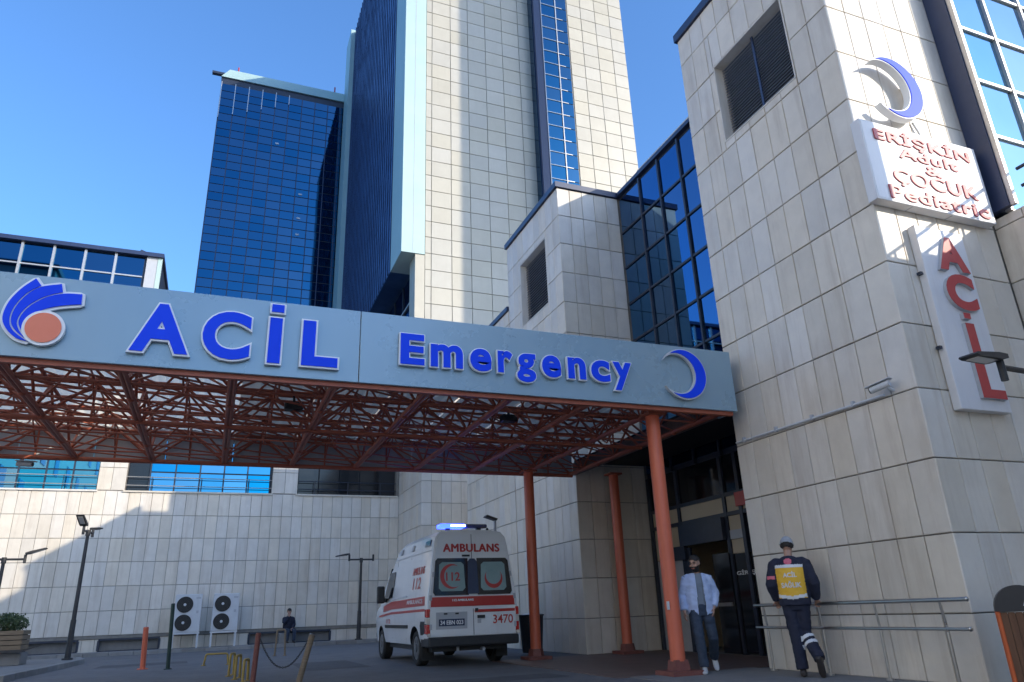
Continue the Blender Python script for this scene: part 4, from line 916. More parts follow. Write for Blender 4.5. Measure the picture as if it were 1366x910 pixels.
# ------------------------------------------------------------------ air conditioners
def aircon(x, label):
    a = empty('air_conditioner', (x, 31.75, 0), label, 'air conditioner', 'air conditioners on white stands')
    y0, y1, z0, z1 = 31.58, 31.98, .68, 2.03; x0, x1 = x-.47, x+.47
    q = MB(); q.cbox(x0, x1, y0, y1, z0, z1, .02); q.build('casing', M['wmetal'], a)
    for zc in (1.02, 1.66):
        q = MB(); cx = x-.12
        q.cyl((cx, y0-.012, zc), (cx, y0-.001, zc), .29, n=32); fg = q.build('fan', M['plastic'], a)
        q = MB()
        for r in (.09, .16, .23, .285): 
            n = 28
            for i in range(n): q.cyl((cx+r*math.cos(2*math.pi*i/n), y0-.03, zc+r*math.sin(2*math.pi*i/n)), (cx+r*math.cos(2*math.pi*(i+1)/n), y0-.03, zc+r*math.sin(2*math.pi*(i+1)/n)), .005, n=4, cap=False)
        for i in range(12): q.cyl((cx+.06*math.cos(i*math.pi/6), y0-.026, zc+.06*math.sin(i*math.pi/6)), (cx+.285*math.cos(i*math.pi/6), y0-.026, zc+.285*math.sin(i*math.pi/6)), .005, n=4, cap=False)
        q.build('grille', M['plastic'], fg); q = MB(); q.cyl((cx, y0-.04, zc), (cx, y0-.013, zc), .05, n=12); q.build('hub', M['wmetal'], fg)
    box('badge', M['sside'], a, x+.26, x+.42, y0-.004, y0-.0005, 1.86, 1.92); box('service_panel', M['wmetal'], a, x+.22, x+.44, y0-.006, y0-.0005, .74, 1.25)
    box('handle', M['sside'], a, x+.30, x+.38, y0-.005, y0-.0005, 1.34, 1.44)
    for (lx, ly) in ((x0+.04, y0+.05), (x1-.04, y0+.05), (x0+.04, y1-.05), (x1-.04, y1-.05)): box('leg', M['wmetal'], a, lx-.03, lx+.03, ly-.03, ly+.03, .12, .615)
    box('stand_rail', M['wmetal'], a, x0-.02, x1+.02, y0+.02, y0+.08, .616, .678); box('stand_rail', M['wmetal'], a, x0-.02, x1+.02, y1-.08, y1-.02, .616, .678)
aircon(-.76, 'two fan air conditioner on white stand behind the dark green post'); aircon(.58, 'two fan air conditioner on white stand, the one nearer the seated man')

# ------------------------------------------------------------------ lamps
def lamp(x, y, h, rz, arm, label, heads=((-1, 40), (1, 40)), z0=0.0, stub=(.10, .16)):
    o = empty('street_lamp', (x, y, z0), label, 'street lamp', 'dark twin arm forecourt lamps', rz)
    q = MB(); q.cyl((0, 0, 0), (0, 0, .05), .15, n=12); q.cyl((0, 0, .05), (0, 0, 1.1), .085, .075, n=12); q.cyl((0, 0, 1.1), (0, 0, h), .062, .048, n=12); q.cyl((0, 0, h-.12), (0, 0, h+.06), .07, n=10); q.build('pole', M['pole'], o, smooth=True, world=False)
    q = MB(); q.cyl((-arm, 0, h), (arm, 0, h), .034, n=8); q.build('cross_arm', M['pole'], o, smooth=True, world=False)
    for s in (-1, 1):
        q = MB(); q.cyl((s*arm, 0, h-stub[0]), (s*arm, 0, h+stub[1]), .042, n=8); q.build('stub', M['pole'], o, smooth=True, world=False)
    for s, tilt in heads:
        q = MB(); L, wd = .58, .11
        pts = [(0, -.02), (.12, -.042), (L-.05, -.028), (L, -.01), (L-.02, .012), (.15, .038), (0, .03)]
        ca, sa = math.cos(R(tilt)), math.sin(R(tilt))
        def hf(u, z, d, s=s, ca=ca, sa=sa): return (s*arm+s_*(u*ca-z*sa), d, h+stub[1]+.02+u*sa+z*ca)
        s_ = -s if heads[0][1] < 0 else s
        hd = MB(); hd.prism(pts, lambda u, z, d: (s*arm+s*(u*ca-z*sa)*1.0, d, h+stub[1]+.02+u*sa+z*ca), -wd, wd); hl = hd.build('lamp_head', M['pole'], o, world=False)
        lq = MB(); lq.prism([(.16, -.0415), (L-.07, -.0305), (L-.07, -.036), (.16, -.047)], lambda u, z, d: (s*arm+s*(u*ca-z*sa), d, h+stub[1]+.02+u*sa+z*ca), -wd+.04, wd-.04); lq.build('lens', M['lampw'], hl, world=False)
    return o
lamp(-6.05, 27.3, 2.93, 0, .55, 'dark lamp post with bent head beside the shrub planter', ((1, 18),), .115, (.12, .14))
lamp(-3.75, 26.3, 3.66, R(80), .42, 'dark lamp post on the kerbed island in front of the long tiled wall', ((-1, 28), (1, 8)), .115, (.12, .12))
lamp(5.72, 31.6, 3.12, 0, .50, 'dark lamp post against the tiled wall beside the ambulance', ((-1, -8),), .12, (.06, .20))
lamp(9.30, 5.30, 3.42, R(4), 1.10, 'dark lamp with flat head in front of the tall white sign', ((-1, -2),), 0.0, (.16, .08))
# the near head points back over the forecourt
# ------------------------------------------------------------------ cameras
def cctv(loc, d, label, m_):
    o = empty('security_camera', loc, label, 'camera'); d = Vector(d).normalized(); p = Vector(loc)
    q = MB(); q.cyl(p, p+d*.26, .045, n=12); q.build('body', m_, o, smooth=True)
    q = MB(); q.cyl(p+d*.261, p+d*.275, .038, n=12); q.build('lens', M['black'], o)
    q = MB(); sx = d.cross(Vector((0, 0, 1))).normalized()
    v = [p+d*a+sx*b_+Vector((0, 0, z)) for z in (.052, .062) for a in (-.03, .32) for b_ in (-.06, .06)]; q.add(v, [(0, 1, 3, 2), (4, 6, 7, 5), (0, 2, 6, 4), (1, 5, 7, 3), (0, 4, 5, 1), (2, 3, 7, 6)]); q.build('sunshield', m_, o)
    return o
c = cctv((8.12, 6.66, 3.66), (-.25, .8, -.15), 'white security camera on the corner of the tiled tower', M['wmetal']); q = MB(); q.cyl((8.13, 6.72, 3.62), (8.25, 6.72, 3.58), .02, n=8); q.build('bracket', M['wmetal'], c)
c = cctv((-3.56, 15.6, 3.86), (1, -.2, -.05), 'pale security camera hung under the back edge of the canopy', M['sside']); q = MB(); q.cyl((-3.5, 15.62, 3.9), (-3.5, 15.75, 4.02), .02, n=8); q.build('bracket', M['rust'], c)

# ------------------------------------------------------------------ handrail on the tower
hr = empty('handrail', (8.0, 8.2, 0), 'two bar stainless handrail along the foot of the tiled tower', 'handrail')
HX = 8.02
for z, y0, y1 in ((.94, 6.22, 9.9), (.62, 6.26, 9.92)):
    q = MB(); q.cyl((HX, y0, z), (HX, y1, z), .026 if z > .8 else .02, n=12); q.sphere((HX, y0, z), .028, .02, .028, 8, 6); q.build('rail', M['steel'], hr, smooth=True)
for y in (9.70, 8.55, 7.55, 6.58):
    q = MB(); q.cyl((HX+.03, y, .01), (HX+.03, y, .62), .02, n=10); q.cyl((HX+.03, y, .62), (HX, y, .93), .016, n=10); q.cyl((HX+.03, y, .01), (HX+.03, y, .03), .05, n=12); q.build('post', M['steel'], hr, smooth=True)
# ------------------------------------------------------------------ bins
bn = empty('litter_bin', (7.96, 5.58, 0), 'wood slatted litter bin with orange edges and black hood by the tower corner', 'bin', rz=R(-52))
q = MB(); q.box(-.20, .20, -.16, .16, .0, .06); q.build('foot', M['plastic'], bn, world=False)
for i in range(6):
    x = -.20+.40*(i+.5)/6; q = MB(); q.box(x-.031, x+.031, -.175, -.155, .06, .80); q.build('slat', M['binwood'], bn, world=False)
for i in range(5):
    y = -.15+.30*(i+.5)/5
    for s in (-1, 1): q = MB(); q.box(min(s*.2, s*.215), max(s*.2, s*.215), y-.027, y+.027, .06, .80); q.build('slat', M['binwood'], bn, world=False)
for s in (-1, 1):
    for t_ in (-1, 1): q = MB(); q.cyl((s*.215, t_*.17, .0), (s*.215, t_*.17, .81), .020, n=10); q.build('edge_post', M['borange'], bn, smooth=True, world=False)
q = MB(); q.box(-.19, .19, -.15, .15, .06, .78); q.build('liner', M['plastic'], bn, world=False)
q = MB(); n = 20; pts = [(-.235, .81)]+[(-.235*math.cos(math.pi*i/n), .83+.235*math.sin(math.pi*i/n)) for i in range(n+1)]+[(.235, .81)]
q.prism(pts, lambda u, z, d: (u, d, z), -.20, .20); hd = q.build('hood', M['plastic'], bn, world=False)
q = MB(); q.add([(.02, -.204, .86), (.17, -.204, .86), (.06, -.22, .96)], [(0, 1, 2)]); q.add([(.04, -.206, .855), (.20, -.206, .85), (.18, -.225, .83), (.05, -.225, .84)], [(0, 1, 2, 3)]); q.build('bag_edge', M['signw'], bn, world=False)
b2 = empty('black_bin', (7.30, 17.3, 0), 'black wheeled bin with pale bag showing beside the ambulance', 'bin')
q = MB(); q.cyl((7.30, 17.3, .05), (7.30, 17.3, .86), .24, .30, n=18); q.build('drum', M['plastic'], b2, smooth=True)
q = MB(); q.sphere((7.30, 17.3, .86), .29, .29, .07, 16, 6); q.build('bag', M['signw'], b2, smooth=True)
q = MB(); n = 24
q.tube([(7.30+.30*math.cos(2*math.pi*i/n), 17.3+.30*math.sin(2*math.pi*i/n), .88) for i in range(n+1)], .022); q.build('rim', M['plastic'], b2, smooth=True)
# ------------------------------------------------------------------ posts and hoops
def post(loc, top, r, m_, label, name='bollard', cap=None):
    o = empty(name, loc, label, 'bollard'); q = MB(); q.cyl(loc, top, r, n=14); q.build('shaft', m_, o, smooth=True)
    q = MB(); q.cyl((loc[0], loc[1], loc[2]), (loc[0], loc[1], loc[2]+.02), r*2.0, n=14); q.build('base_plate', m_, o)
    d = (Vector(top)-Vector(loc)).normalized(); q = MB(); q.cyl(Vector(top)+d*.001, Vector(top)+d*.02, r*1.06, r*.8, n=14); q.build('cap', cap or m_, o); return o
post((-1.36, 20.94, 0), (-1.40, 20.94, .93), .062, M['orange'], 'short orange bollard on the asphalt before the tiled wall')
post((-.78, 20.27, 0), (-.83, 20.27, 1.44), .045, M['dgreen'], 'thin dark green post in front of the air conditioners')
pa = post((.80, 14.21, 0), (.835, 14.21, .78), .045, M['rust'], 'rusty red chain post beside the yellow hoops', 'chain_post')
pc = post((1.48, 13.49, 0), (1.66, 13.49, .74), .05, M['wood'], 'leaning weathered grey chain post with pale cap', 'chain_post', M['steel'])
ch = empty('chain', (1.2, 13.85, .3), 'dark sagging chain hung between the rusty post and leaning post', 'chain')
A, B = Vector((.87, 14.18, .70)), Vector((1.60, 13.53, .66)); n = 34; k = 0
for i in range(n):
    def P_(t_): p = A.lerp(B, t_); p.z -= .44*(1-(2*t_-1)**2); return p
    p0, p1 = P_(i/n), P_((i+1)/n); d = (p1-p0); mid = (p0+p1)/2
    if k == 0:
        q = MB(); q.tube([(.022*.55*math.cos(a)*1.0, 0, .022*math.sin(a)*1.0) for a in [2*math.pi*j/10 for j in range(11)]], .0055, 6); lk_me = q.mesh('link', M['pole'], smooth=True); k = 1
    o = bpy.data.objects.new('link', lk_me); col.objects.link(o); o.location = mid; o.rotation_mode = 'QUATERNION'
    qq = d.to_track_quat('Z', 'Y'); 
    if i % 2: qq = qq @ Matrix.Rotation(math.pi/2, 3, 'Z').to_quaternion()
    o.rotation_quaternion = qq; o.scale = (1, 1, d.length/.036); wpar(o, ch)
def hoop(x, y, w_, h, ang, label, m_=None, r=.024, group='yellow parking hoops'):
    o = empty('parking_hoop', (x, y, 0), label, 'barrier', group, ang); n = 6
    pts = [(-w_/2-.03, 0, 0), (-w_/2, 0, h-.06)]+[(-w_/2+.05-.05*math.cos(math.pi/2*i/3), 0, h-.05+.05*math.sin(math.pi/2*i/3)) for i in range(1, 4)]+[(w_/2-.05+.05*math.sin(math.pi/2*i/3), 0, h-.05+.05*math.cos(math.pi/2*i/3)) for i in range(3)]+[(w_/2, 0, h-.06), (w_/2+.03, 0, 0)]
    q = MB(); q.tube(pts, r, 10); q.build('tube', m_ or M['yellow'], o, smooth=True, world=False)
    for s in (-1, 1): q = MB(); q.cyl((s*(w_/2+.03), 0, 0), (s*(w_/2+.03), 0, .015), .06, n=12); q.build('foot', m_ or M['yellow'], o, world=False)
hoop(.28, 20.9, .52, .26, R(-10), 'low yellow hoop lying wide before the white air conditioner stands')
hoop(.52, 16.6, .34, .40, R(75), 'yellow hoop farthest from the rusty post in a row of three')
hoop(.60, 15.6, .34, .40, R(75), 'middle yellow hoop in a row of three by the rusty post')
hoop(.70, 14.7, .34, .36, R(75), 'yellow hoop next to the rusty post in a row of three')
hoop(2.06, 24.1, .24, .72, R(-20), 'slim grey metal hoop stand in front of the seated man', M['wood'], .028, 'grey hoop stand')
# ------------------------------------------------------------------ planter
pt = empty('planter', (-4.95, 24.6, .115), 'slatted wooden planter box on a stone foot with clipped shrub', 'planter')
q = MB(); q.cbox(-5.5, -4.55, 24.2, 25.1, .116, .42, .02); q.build('foot', M['paving'], pt)
for k in range(4):
    z = .50+.125*k
    for (a) in ((-5.55, -4.62, 24.17, 24.21), (-5.55, -4.62, 25.09, 25.13), (-4.62, -4.58, 24.17, 25.13)): box('slat', M['wood'], pt, a[0], a[1], a[2], a[3], z, z+.105)
q = MB(); q.box(-5.5, -4.63, 24.22, 25.08, .42, .93); q.build('soil_box', M['rubber'], pt)
q = MB(); q.prism([(-5.6, .43), (-4.55, .43), (-4.05, .60), (-4.5, .50), (-5.6, .50)], lambda u, z, d: (u, d, z), 24.05, 24.16); q.build('broken_board', M['pole'], pt)
shb = empty('clipped_shrub', (-5.05, 24.65, .93), 'rounded dark green clipped shrub growing in the wooden planter', 'shrub')
q = MB(); q.cyl((-5.05, 24.65, .92), (-5.05, 24.65, 1.2), .04, n=8); q.build('stem', M['wood'], shb)
q = MB(); random.seed(5)
for i in range(2600):
    while True:
        p = Vector((random.uniform(-1, 1), random.uniform(-1, 1), random.uniform(-1, 1)))
        if .35 < p.length < 1: break
    p = Vector((p.x*.46, p.y*.46, p.z*.27))*(1+.25*noise.noise(p*3)); c_ = Vector((-5.05, 24.65, 1.17))+p
    a = Vector((random.gauss(0, 1), random.gauss(0, 1), random.gauss(0, 1))).normalized(); b_ = a.orthogonal().normalized(); s = random.uniform(.02, .04)
    q.add([c_-a*s, c_+b_*s*.5, c_+a*s, c_-b_*s*.5], [(0, 1, 2, 3)])
tag(q.build('foliage', M['leaf'], shb, normals=False), kind='stuff')
# ------------------------------------------------------------------ people
def loft(bm, pts, n=14, ref=(0, 1, 0)):
    """closed tube of elliptical rings: pts (x,y,z,rx,ry); rx lies across, ry along the reference direction"""
    P = [Vector(p[:3]) for p in pts]; ref = Vector(ref); rings = []
    for i, p in enumerate(pts):
        t_ = (P[min(i+1, len(P)-1)]-P[max(i-1, 0)]).normalized()
        b_ = ref-t_*ref.dot(t_)
        b_ = b_.normalized() if b_.length > .2 else (Vector((0, 0, 1))-t_*t_.z).normalized()
        a = b_.cross(t_).normalized()
        rings.append([bm.verts.new(P[i]+a*p[3]*math.cos(2*math.pi*k/n)+b_*p[4]*math.sin(2*math.pi*k/n)) for k in range(n)])
    for i in range(len(rings)-1):
        for k in range(n): bm.faces.new((rings[i][k], rings[i][(k+1) % n], rings[i+1][(k+1) % n], rings[i+1][k]))
    bm.faces.new(rings[0][::-1]); bm.faces.new(rings[-1])
def ball(bm, c, rx, ry, rz, rot=None):
    m_ = Matrix.Translation(c) @ (rot or Matrix.Identity(4)) @ Matrix.Diagonal((rx, ry, rz, 1))
    bmesh.ops.create_icosphere(bm, subdivisions=3, radius=1.0, matrix=m_)
def fuse(bm, name, mats, voxel=.012, smooth=4, wr=0.0, wscale=9.0):
    """voxel-fuse overlapping volumes into one continuous skin"""
    bmesh.ops.recalc_face_normals(bm, faces=bm.faces[:])
    me = bpy.data.meshes.new('raw'); bm.to_mesh(me); bm.free()
    o = bpy.data.objects.new('raw', me); col.objects.link(o)
    md = o.modifiers.new('r', 'REMESH'); md.mode = 'VOXEL'; md.voxel_size = voxel
    ms_ = o.modifiers.new('s', 'SMOOTH'); ms_.factor = .5; ms_.iterations = smooth
    bpy.context.view_layer.update(); out = bpy.data.meshes.new_from_object(o.evaluated_get(bpy.context.evaluated_depsgraph_get()))
    bpy.data.objects.remove(o); out.name = name; out.materials.clear()
    for m_ in (mats if isinstance(mats, (list, tuple)) else [mats]): out.materials.append(m_)
    if wr:
        ns = [v.normal.copy() for v in out.vertices]
        for v, n_ in zip(out.vertices, ns):
            c = v.co; k = noise.noise(Vector((c.x*wscale, c.y*wscale, c.z*wscale*1.7)))+.5*noise.noise(Vector((c.x*wscale*2.3, c.y*wscale*2.3+7, c.z*wscale*3.1)))
            v.co = c+n_*k*wr
    out.polygons.foreach_set('use_smooth', [True]*len(out.polygons)); out.update(); return out
def subset(me, name, m_, keep, off=.005):
    bm = bmesh.new(); bm.from_mesh(me); bm.normal_update()
    for v in bm.verts: v.co = v.co+v.normal*off
    bmesh.ops.delete(bm, geom=[f for f in bm.faces if not keep(f.calc_center_median(), f.normal)], context='FACES')
    out = bpy.data.meshes.new(name); bm.to_mesh(out); bm.free(); out.materials.clear(); out.materials.append(m_)
    out.polygons.foreach_set('material_index', [0]*len(out.polygons)); out.polygons.foreach_set('use_smooth', [True]*len(out.polygons)); return out
def add(name, me, par): return link(name, me, par, world=False)
def arm_pts(sh, elb, wr, r0=.062, r1=.050, r2=.040, puff=1.0):
    sh, elb, wr = Vector(sh), Vector(elb), Vector(wr); sg = 1 if sh.x > 0 else -1
    q0 = sh+Vector((-sg*.085, 0, .012)); q1 = sh+Vector((-sg*.035, 0, .004)); out = [(*q0, r0*.55*puff, r0*.6*puff), (*q1, r0*.78*puff, r0*.85*puff)]
    for t_ in (.10, .3, .6, .85): p = sh.lerp(elb, t_); r = (r0+(r1-r0)*t_)*puff; out.append((*p, r, r))
    out.append((*elb, r1*puff, r1*puff))
    for t_ in (.25, .6, 1.0): p = elb.lerp(wr, t_); r = (r1+(r2-r1)*t_)*puff; out.append((*p, r, r))
    return out
def leg_pts(hip, kn, an, r0=.098, r1=.066, r2=.05, puff=1.0):
    hip, kn, an = Vector(hip), Vector(kn), Vector(an); out = []
    for t_ in (0, .25, .55, .85): p = hip.lerp(kn, t_); r = (r0+(r1-r0)*t_)*puff; out.append((*p, r, r*1.02))
    out.append((*kn, r1*puff, r1*1.03*puff))
    for t_ in (.15, .35, .65, 1.0): p = kn.lerp(an, t_); r = (r1*(1.0 if t_ < .4 else 1)+(r2-r1)*t_)*puff; out.append((*p, r, r*1.05))
    return out
def hand(bm, wr, d, palm_n, curl=.5, side=1, s=1.0):
    """palm, four fingers and thumb; d = pointing direction, palm_n = direction the palm faces, thumb on the given side"""
    wr, d, pn = Vector(wr), Vector(d).normalized(), Vector(palm_n).normalized(); pn = (pn-d*pn.dot(d)).normalized(); a = d.cross(pn).normalized()*side
    loft(bm, [(*wr, .026*s, .021*s), (*(wr+d*.03*s), .033*s, .018*s), (*(wr+d*.065*s), .041*s, .016*s), (*(wr+d*.09*s), .040*s, .014*s)], 10, ref=pn)
    for i, (o_, L) in enumerate(((.030, .068), (.010, .078), (-.011, .073), (-.030, .056))):
        p = wr+d*.082*s+a*o_*s; dd = d.copy(); pts = [(*p, .0095*s, .0095*s)]
        for j in range(3):
            ang = curl*(.5+.35*j); dd = (d*math.cos(ang*(j+1)*.7)+pn*math.sin(ang*(j+1)*.7)).normalized(); p = p+dd*L*s*(.44, .32, .24)[j]; pts.append((*p, (.009, .0085, .007)[j]*s, (.009, .0085, .007)[j]*s))
        loft(bm, pts, 8, ref=a)
    p = wr+d*.02*s+a*.026*s; t1 = (d*.75+a*.6+pn*.25).normalized(); t2 = (d*.9+a*.2+pn*.45).normalized()
    loft(bm, [(*p, .013*s, .013*s), (*(p+t1*.035*s), .0115*s, .0115*s), (*(p+t1*.06*s), .010*s, .010*s), (*(p+t1*.06*s+t2*.028*s), .008*s, .008*s)], 8, ref=pn)
def head(bm, c, rot, s=1.0):
    """c = centre of the skull; the face looks along local -y of rot"""
    T = lambda x, y, z: tuple(Vector(c)+(rot @ Vector((x*s, y*s, z*s))))
    r4 = rot.to_4x4()
    ball(bm, T(0, .012, .02), .076*s, .094*s, .100*s, r4); ball(bm, T(0, -.022, -.045), .060*s, .066*s, .075*s, r4); ball(bm, T(0, -.052, -.098), .032*s, .030*s, .024*s, r4)
    loft(bm, [(*T(0, -.082, .022), .009*s, .010*s), (*T(0, -.098, -.012), .012*s, .013*s), (*T(0, -.103, -.028), .015*s, .013*s), (*T(0, -.088, -.036), .013*s, .010*s)], 8, ref=tuple(rot @ Vector((0, -1, 0))))
    for sx in (-1, 1):
        ball(bm, T(sx*.077, .012, -.008), .010*s, .019*s, .031*s, r4); ball(bm, T(sx*.040, -.070, -.030), .022*s, .018*s, .020*s, r4)
    ball(bm, T(0, -.088, -.060), .026*s, .011*s, .009*s, r4); ball(bm, T(0, -.076, .030), .055*s, .016*s, .012*s, r4)
def face_bits(par, c, rot, s=1.0, beard=False):
    T = lambda x, y, z: Vector(c)+(rot @ Vector((x*s, y*s, z*s)))
    for sx in (-1, 1):
        q = MB(); p = T(sx*.032, -.083, .008); q.sphere(p, .010*s, .008*s, .006*s, 8, 6); q.build('eye', M['hair'], par, world=False, smooth=True)
        q = MB(); q.tube([T(sx*.016, -.092, .028), T(sx*.034, -.090, .034), T(sx*.052, -.078, .028)], .005*s, 6); q.build('eyebrow', M['hair'], par, world=False)
    q = MB(); q.tube([T(-.022, -.090, -.064), T(0, -.100, -.061), T(.022, -.090, -.064)], .004*s, 6); q.build('mouth', M['sred'], par, world=False)
def hair_mesh(me_body, c, rot, test, m_, name='hair', off=.012):
    inv = rot.inverted()
    me = subset(me_body, name, m_, lambda p, n_: (p-Vector(c)).length < .17 and test(inv @ (p-Vector(c))), off)
    for v in me.vertices:
        k = noise.noise(v.co*60)*.006; v.co += (v.co-Vector(c)).normalized()*k
    return me
def text_on(me, body, u0, u1, z0, z1, m_, name, par, yd=1, off=.02, lift=.006):
    """flat lettering laid on the back of a garment (local +y side)"""
    bm = bmesh.new(); bm.from_mesh(me); tree = BVHTree.FromBMesh(bm); v, f = glyph(body, off, 0.0); v = fit(v, v, u0, u1, z0, z1); q = MB(); vv = []
    for p in v:
        x = -p[0]*yd*-1; h = tree.ray_cast(Vector((-p[0], 1.0, p[1])), Vector((0, -1, 0)))
        vv.append((-p[0], (h[0].y if h[0] else .15)+lift, p[1]))
    q.add(vv, f); bm.free(); return q.build(name, m_, par, world=False, normals=False)

# ---- the walking man: local frame faces -y, x is the viewer's right
wk = empty('person', (7.15, 10.12, .0), 'walking bearded man in open pale blue jacket, grey shirt and dark jeans', 'person', rz=R(-28))
S = 1.0
hc = (-.015, -.055, 1.605); hrot = (Matrix.Rotation(R(-32), 3, 'Z') @ Matrix.Rotation(R(14), 3, 'X'))
shL, shR = (.165, .01, 1.39), (-.170, .0, 1.39)
# right arm (viewer left) hangs, left hand in pocket
eR, wR = (-.245, .03, 1.13), (-.255, -.045, .89); eL, wL = (.265, .07, 1.14), (.205, -.03, .93)
hipR, kR, aR = (-.09, .0, .92), (-.085, -.15, .51), (-.06, -.17, .10)
hipL, kL, aL = (.09, .0, .92), (.135, -.05, .51), (.165, .27, .215)
bm = bmesh.new()
head(bm, hc, hrot); loft(bm, [(0, .01, 1.42, .058, .060), (0, -.01, 1.48, .052, .055), (-.008, -.03, 1.55, .052, .055)])
loft(bm, [(0, .0, .90, .13, .09), (0, .0, 1.1, .125, .09), (0, .005, 1.3, .14, .095), (0, .01, 1.42, .11, .07)])
loft(bm, arm_pts(shR, eR, wR, .045, .038, .028)); loft(bm, arm_pts(shL, eL, wL, .045, .038, .028))
loft(bm, leg_pts(hipR, kR, aR, .075, .05, .04)); loft(bm, leg_pts(hipL, kL, aL, .075, .05, .04))
hand(bm, wR, (.02, -.08, -1), (1, .1, 0), .5, 1); hand(bm, wL, (-.25, -.35, -1), (-1, .2, 0), .3, -1)
bme = fuse(bm, 'body', M['skin'], .009, 3); body_ = add('body', bme, wk)
add('hair', hair_mesh(bme, hc, hrot, lambda p: (p.z > .045 and p.y > -.075) or (p.z > -.04 and p.y > .02) or (p.z > .07), M['hair']), wk)
add('beard', hair_mesh(bme, hc, hrot, lambda p: p.z < -.035 and p.y < .01 and p.z > -.135 and not (abs(p.x) < .024 and -.072 < p.z < -.05 and p.y < -.08), M['hair'], 'beard', .006), wk)
face_bits(wk, hc, hrot)
bm = bmesh.new()
loft(bm, [(0, .0, .90, .165, .115), (0, .0, 1.0, .160, .115), (0, .0, 1.15, .158, .112), (0, .005, 1.30, .170, .115), (0, .01, 1.40, .15, .095), (0, .008, 1.455, .07, .07)]); loft(bm, arm_pts(shR, (-.22, .02, 1.25), (-.23, .02, 1.2), .062, .06, .055)); loft(bm, arm_pts(shL, (.22, .04, 1.25), (.23, .04, 1.2), .062, .06, .055))
add('shirt', fuse(bm, 'shirt', M['grey'], .011, 5, .006, 8), wk)
bm = bmesh.new()
loft(bm, [(0, .01, .84, .205, .140), (0, .008, .90, .212, .150), (0, .008, 1.05, .215, .152), (0, .01, 1.22, .205, .150), (0, .012, 1.34, .190, .138), (0, .018, 1.42, .145, .105), (0, .02, 1.475, .085, .085)])
loft(bm, arm_pts(shR, eR, Vector(wR)+Vector((0, 0, .02)), .074, .070, .056)); loft(bm, arm_pts(shL, eL, Vector(wL)+Vector((0, 0, .02)), .074, .072, .058))
jme = fuse(bm, 'jacket', M['bluejkt'], .011, 5, .013, 8)
def jopen(p, n_):
    w_ = .055+.05*max(0, (1.5-p.z))*.6
    return not (p.y < -.02 and -w_*.8-.0 < p.x-.01 < w_ and n_.y < .3) and not (p.z > 1.455) and not (p.z < .855 and n_.z < -.5)
jk = add('jacket', subset(jme, 'jacket', M['bluejkt'], jopen, 0), wk); md = jk.modifiers.new('t', 'SOLIDIFY'); md.thickness = .010; md.offset = -1
bm = bmesh.new(); loft(bm, [(0, .0, .82, .150, .115), (0, .0, .90, .165, .120), (0, .0, .97, .162, .118), (0, 0, 1.0, .155, .112)])
loft(bm, leg_pts(hipR, kR, aR, .102, .078, .070)); loft(bm, leg_pts(hipL, kL, aL, .102, .078, .070))
add('jeans', fuse(bm, 'jeans', M['denim'], .011, 4, .010, 9), wk)
def shoe(par, an, d, m_, pitch=0.0, s=1.0, name='shoe'):
    bm = bmesh.new(); an = Vector(an); d = Vector(d).normalized(); dz = Vector((0, 0, 1))
    f_ = (d*math.cos(pitch)-dz*math.sin(pitch)); u_ = (dz*math.cos(pitch)+d*math.sin(pitch)); p0 = an-u_*.055*s
    loft(bm, [(*(p0-f_*.075*s+u_*.02), .030*s, .030*s), (*(p0-f_*.06*s+u_*.022), .036*s, .040*s), (*(p0+u_*.028), .040*s, .052*s), (*(p0+f_*.07*s+u_*.012), .046*s, .040*s), (*(p0+f_*.13*s), .046*s, .030*s), (*(p0+f_*.175*s-u_*.004), .034*s, .022*s), (*(p0+f_*.19*s-u_*.004), .018*s, .014*s)], 12, ref=tuple(u_))
    loft(bm, [(*(p0+u_*.02), .040*s, .046*s), (*(an+u_*.03), .038*s, .042*s)], 12, ref=tuple(f_))
    me = fuse(bm, name, m_, .009, 3); return add(name, me, par)
shoe(wk, (-.06, -.17, .09), (-.15, -1, 0), M['shoe'], 0.0); shoe(wk, (.165, .27, .205), (.12, -1, 0), M['shoe'], .85)

# ---- the paramedic, seen from behind, hands on the rail: local frame faces -y
pm = empty('person', (7.70, 8.62, .0), 'medic in navy uniform and grey beanie with yellow back panel leaning on handrail', 'person', rz=R(131))
hc = (0, -.085, 1.69); hrot = Matrix.Rotation(R(22), 3, 'X') @ Matrix.Rotation(R(6), 3, 'Z')
shL, shR = (.195, -.01, 1.47), (-.195, -.01, 1.47)
eR, wR = (-.285, .02, 1.18), (-.265, -.10, .965); eL, wL = (.275, .03, 1.18), (.250, -.085, .965)
# +x is the viewer's left from behind; the straight leg is on that side
hipA, kA, aA = (.085, .0, .95), (.055, .02, .52), (.035, .03, .10)
hipB, kB, aB = (-.090, .0, .95), (-.060, -.04, .55), (-.215, .16, .23)
bm = bmesh.new()
head(bm, hc, hrot); loft(bm, [(0, -.01, 1.47, .062, .062), (0, -.03, 1.53, .055, .058), (0, -.055, 1.61, .055, .058)])
loft(bm, [(0, .0, .92, .14, .095), (0, .0, 1.15, .135, .095), (0, .0, 1.35, .15, .10), (0, -.005, 1.48, .12, .075)])
loft(bm, arm_pts(shR, eR, wR, .048, .04, .03)); loft(bm, arm_pts(shL, eL, wL, .048, .04, .03)); loft(bm, leg_pts(hipA, kA, aA, .08, .055, .042)); loft(bm, leg_pts(hipB, kB, aB, .08, .055, .042))
hand(bm, wR, (0, -.75, -.5), (0, -.3, -1), 1.0, -1); hand(bm, wL, (0, -.75, -.5), (0, -.3, -1), 1.0, 1)
bme = fuse(bm, 'body', M['skin'], .009, 3); pm.scale = (1.03, 1.03, 1.03); add('body', bme, pm); face_bits(pm, hc, hrot)
add('hair', hair_mesh(bme, hc, hrot, lambda p: -.05 < p.z < .03 and p.y > .02, M['hair'], off=.006), pm)
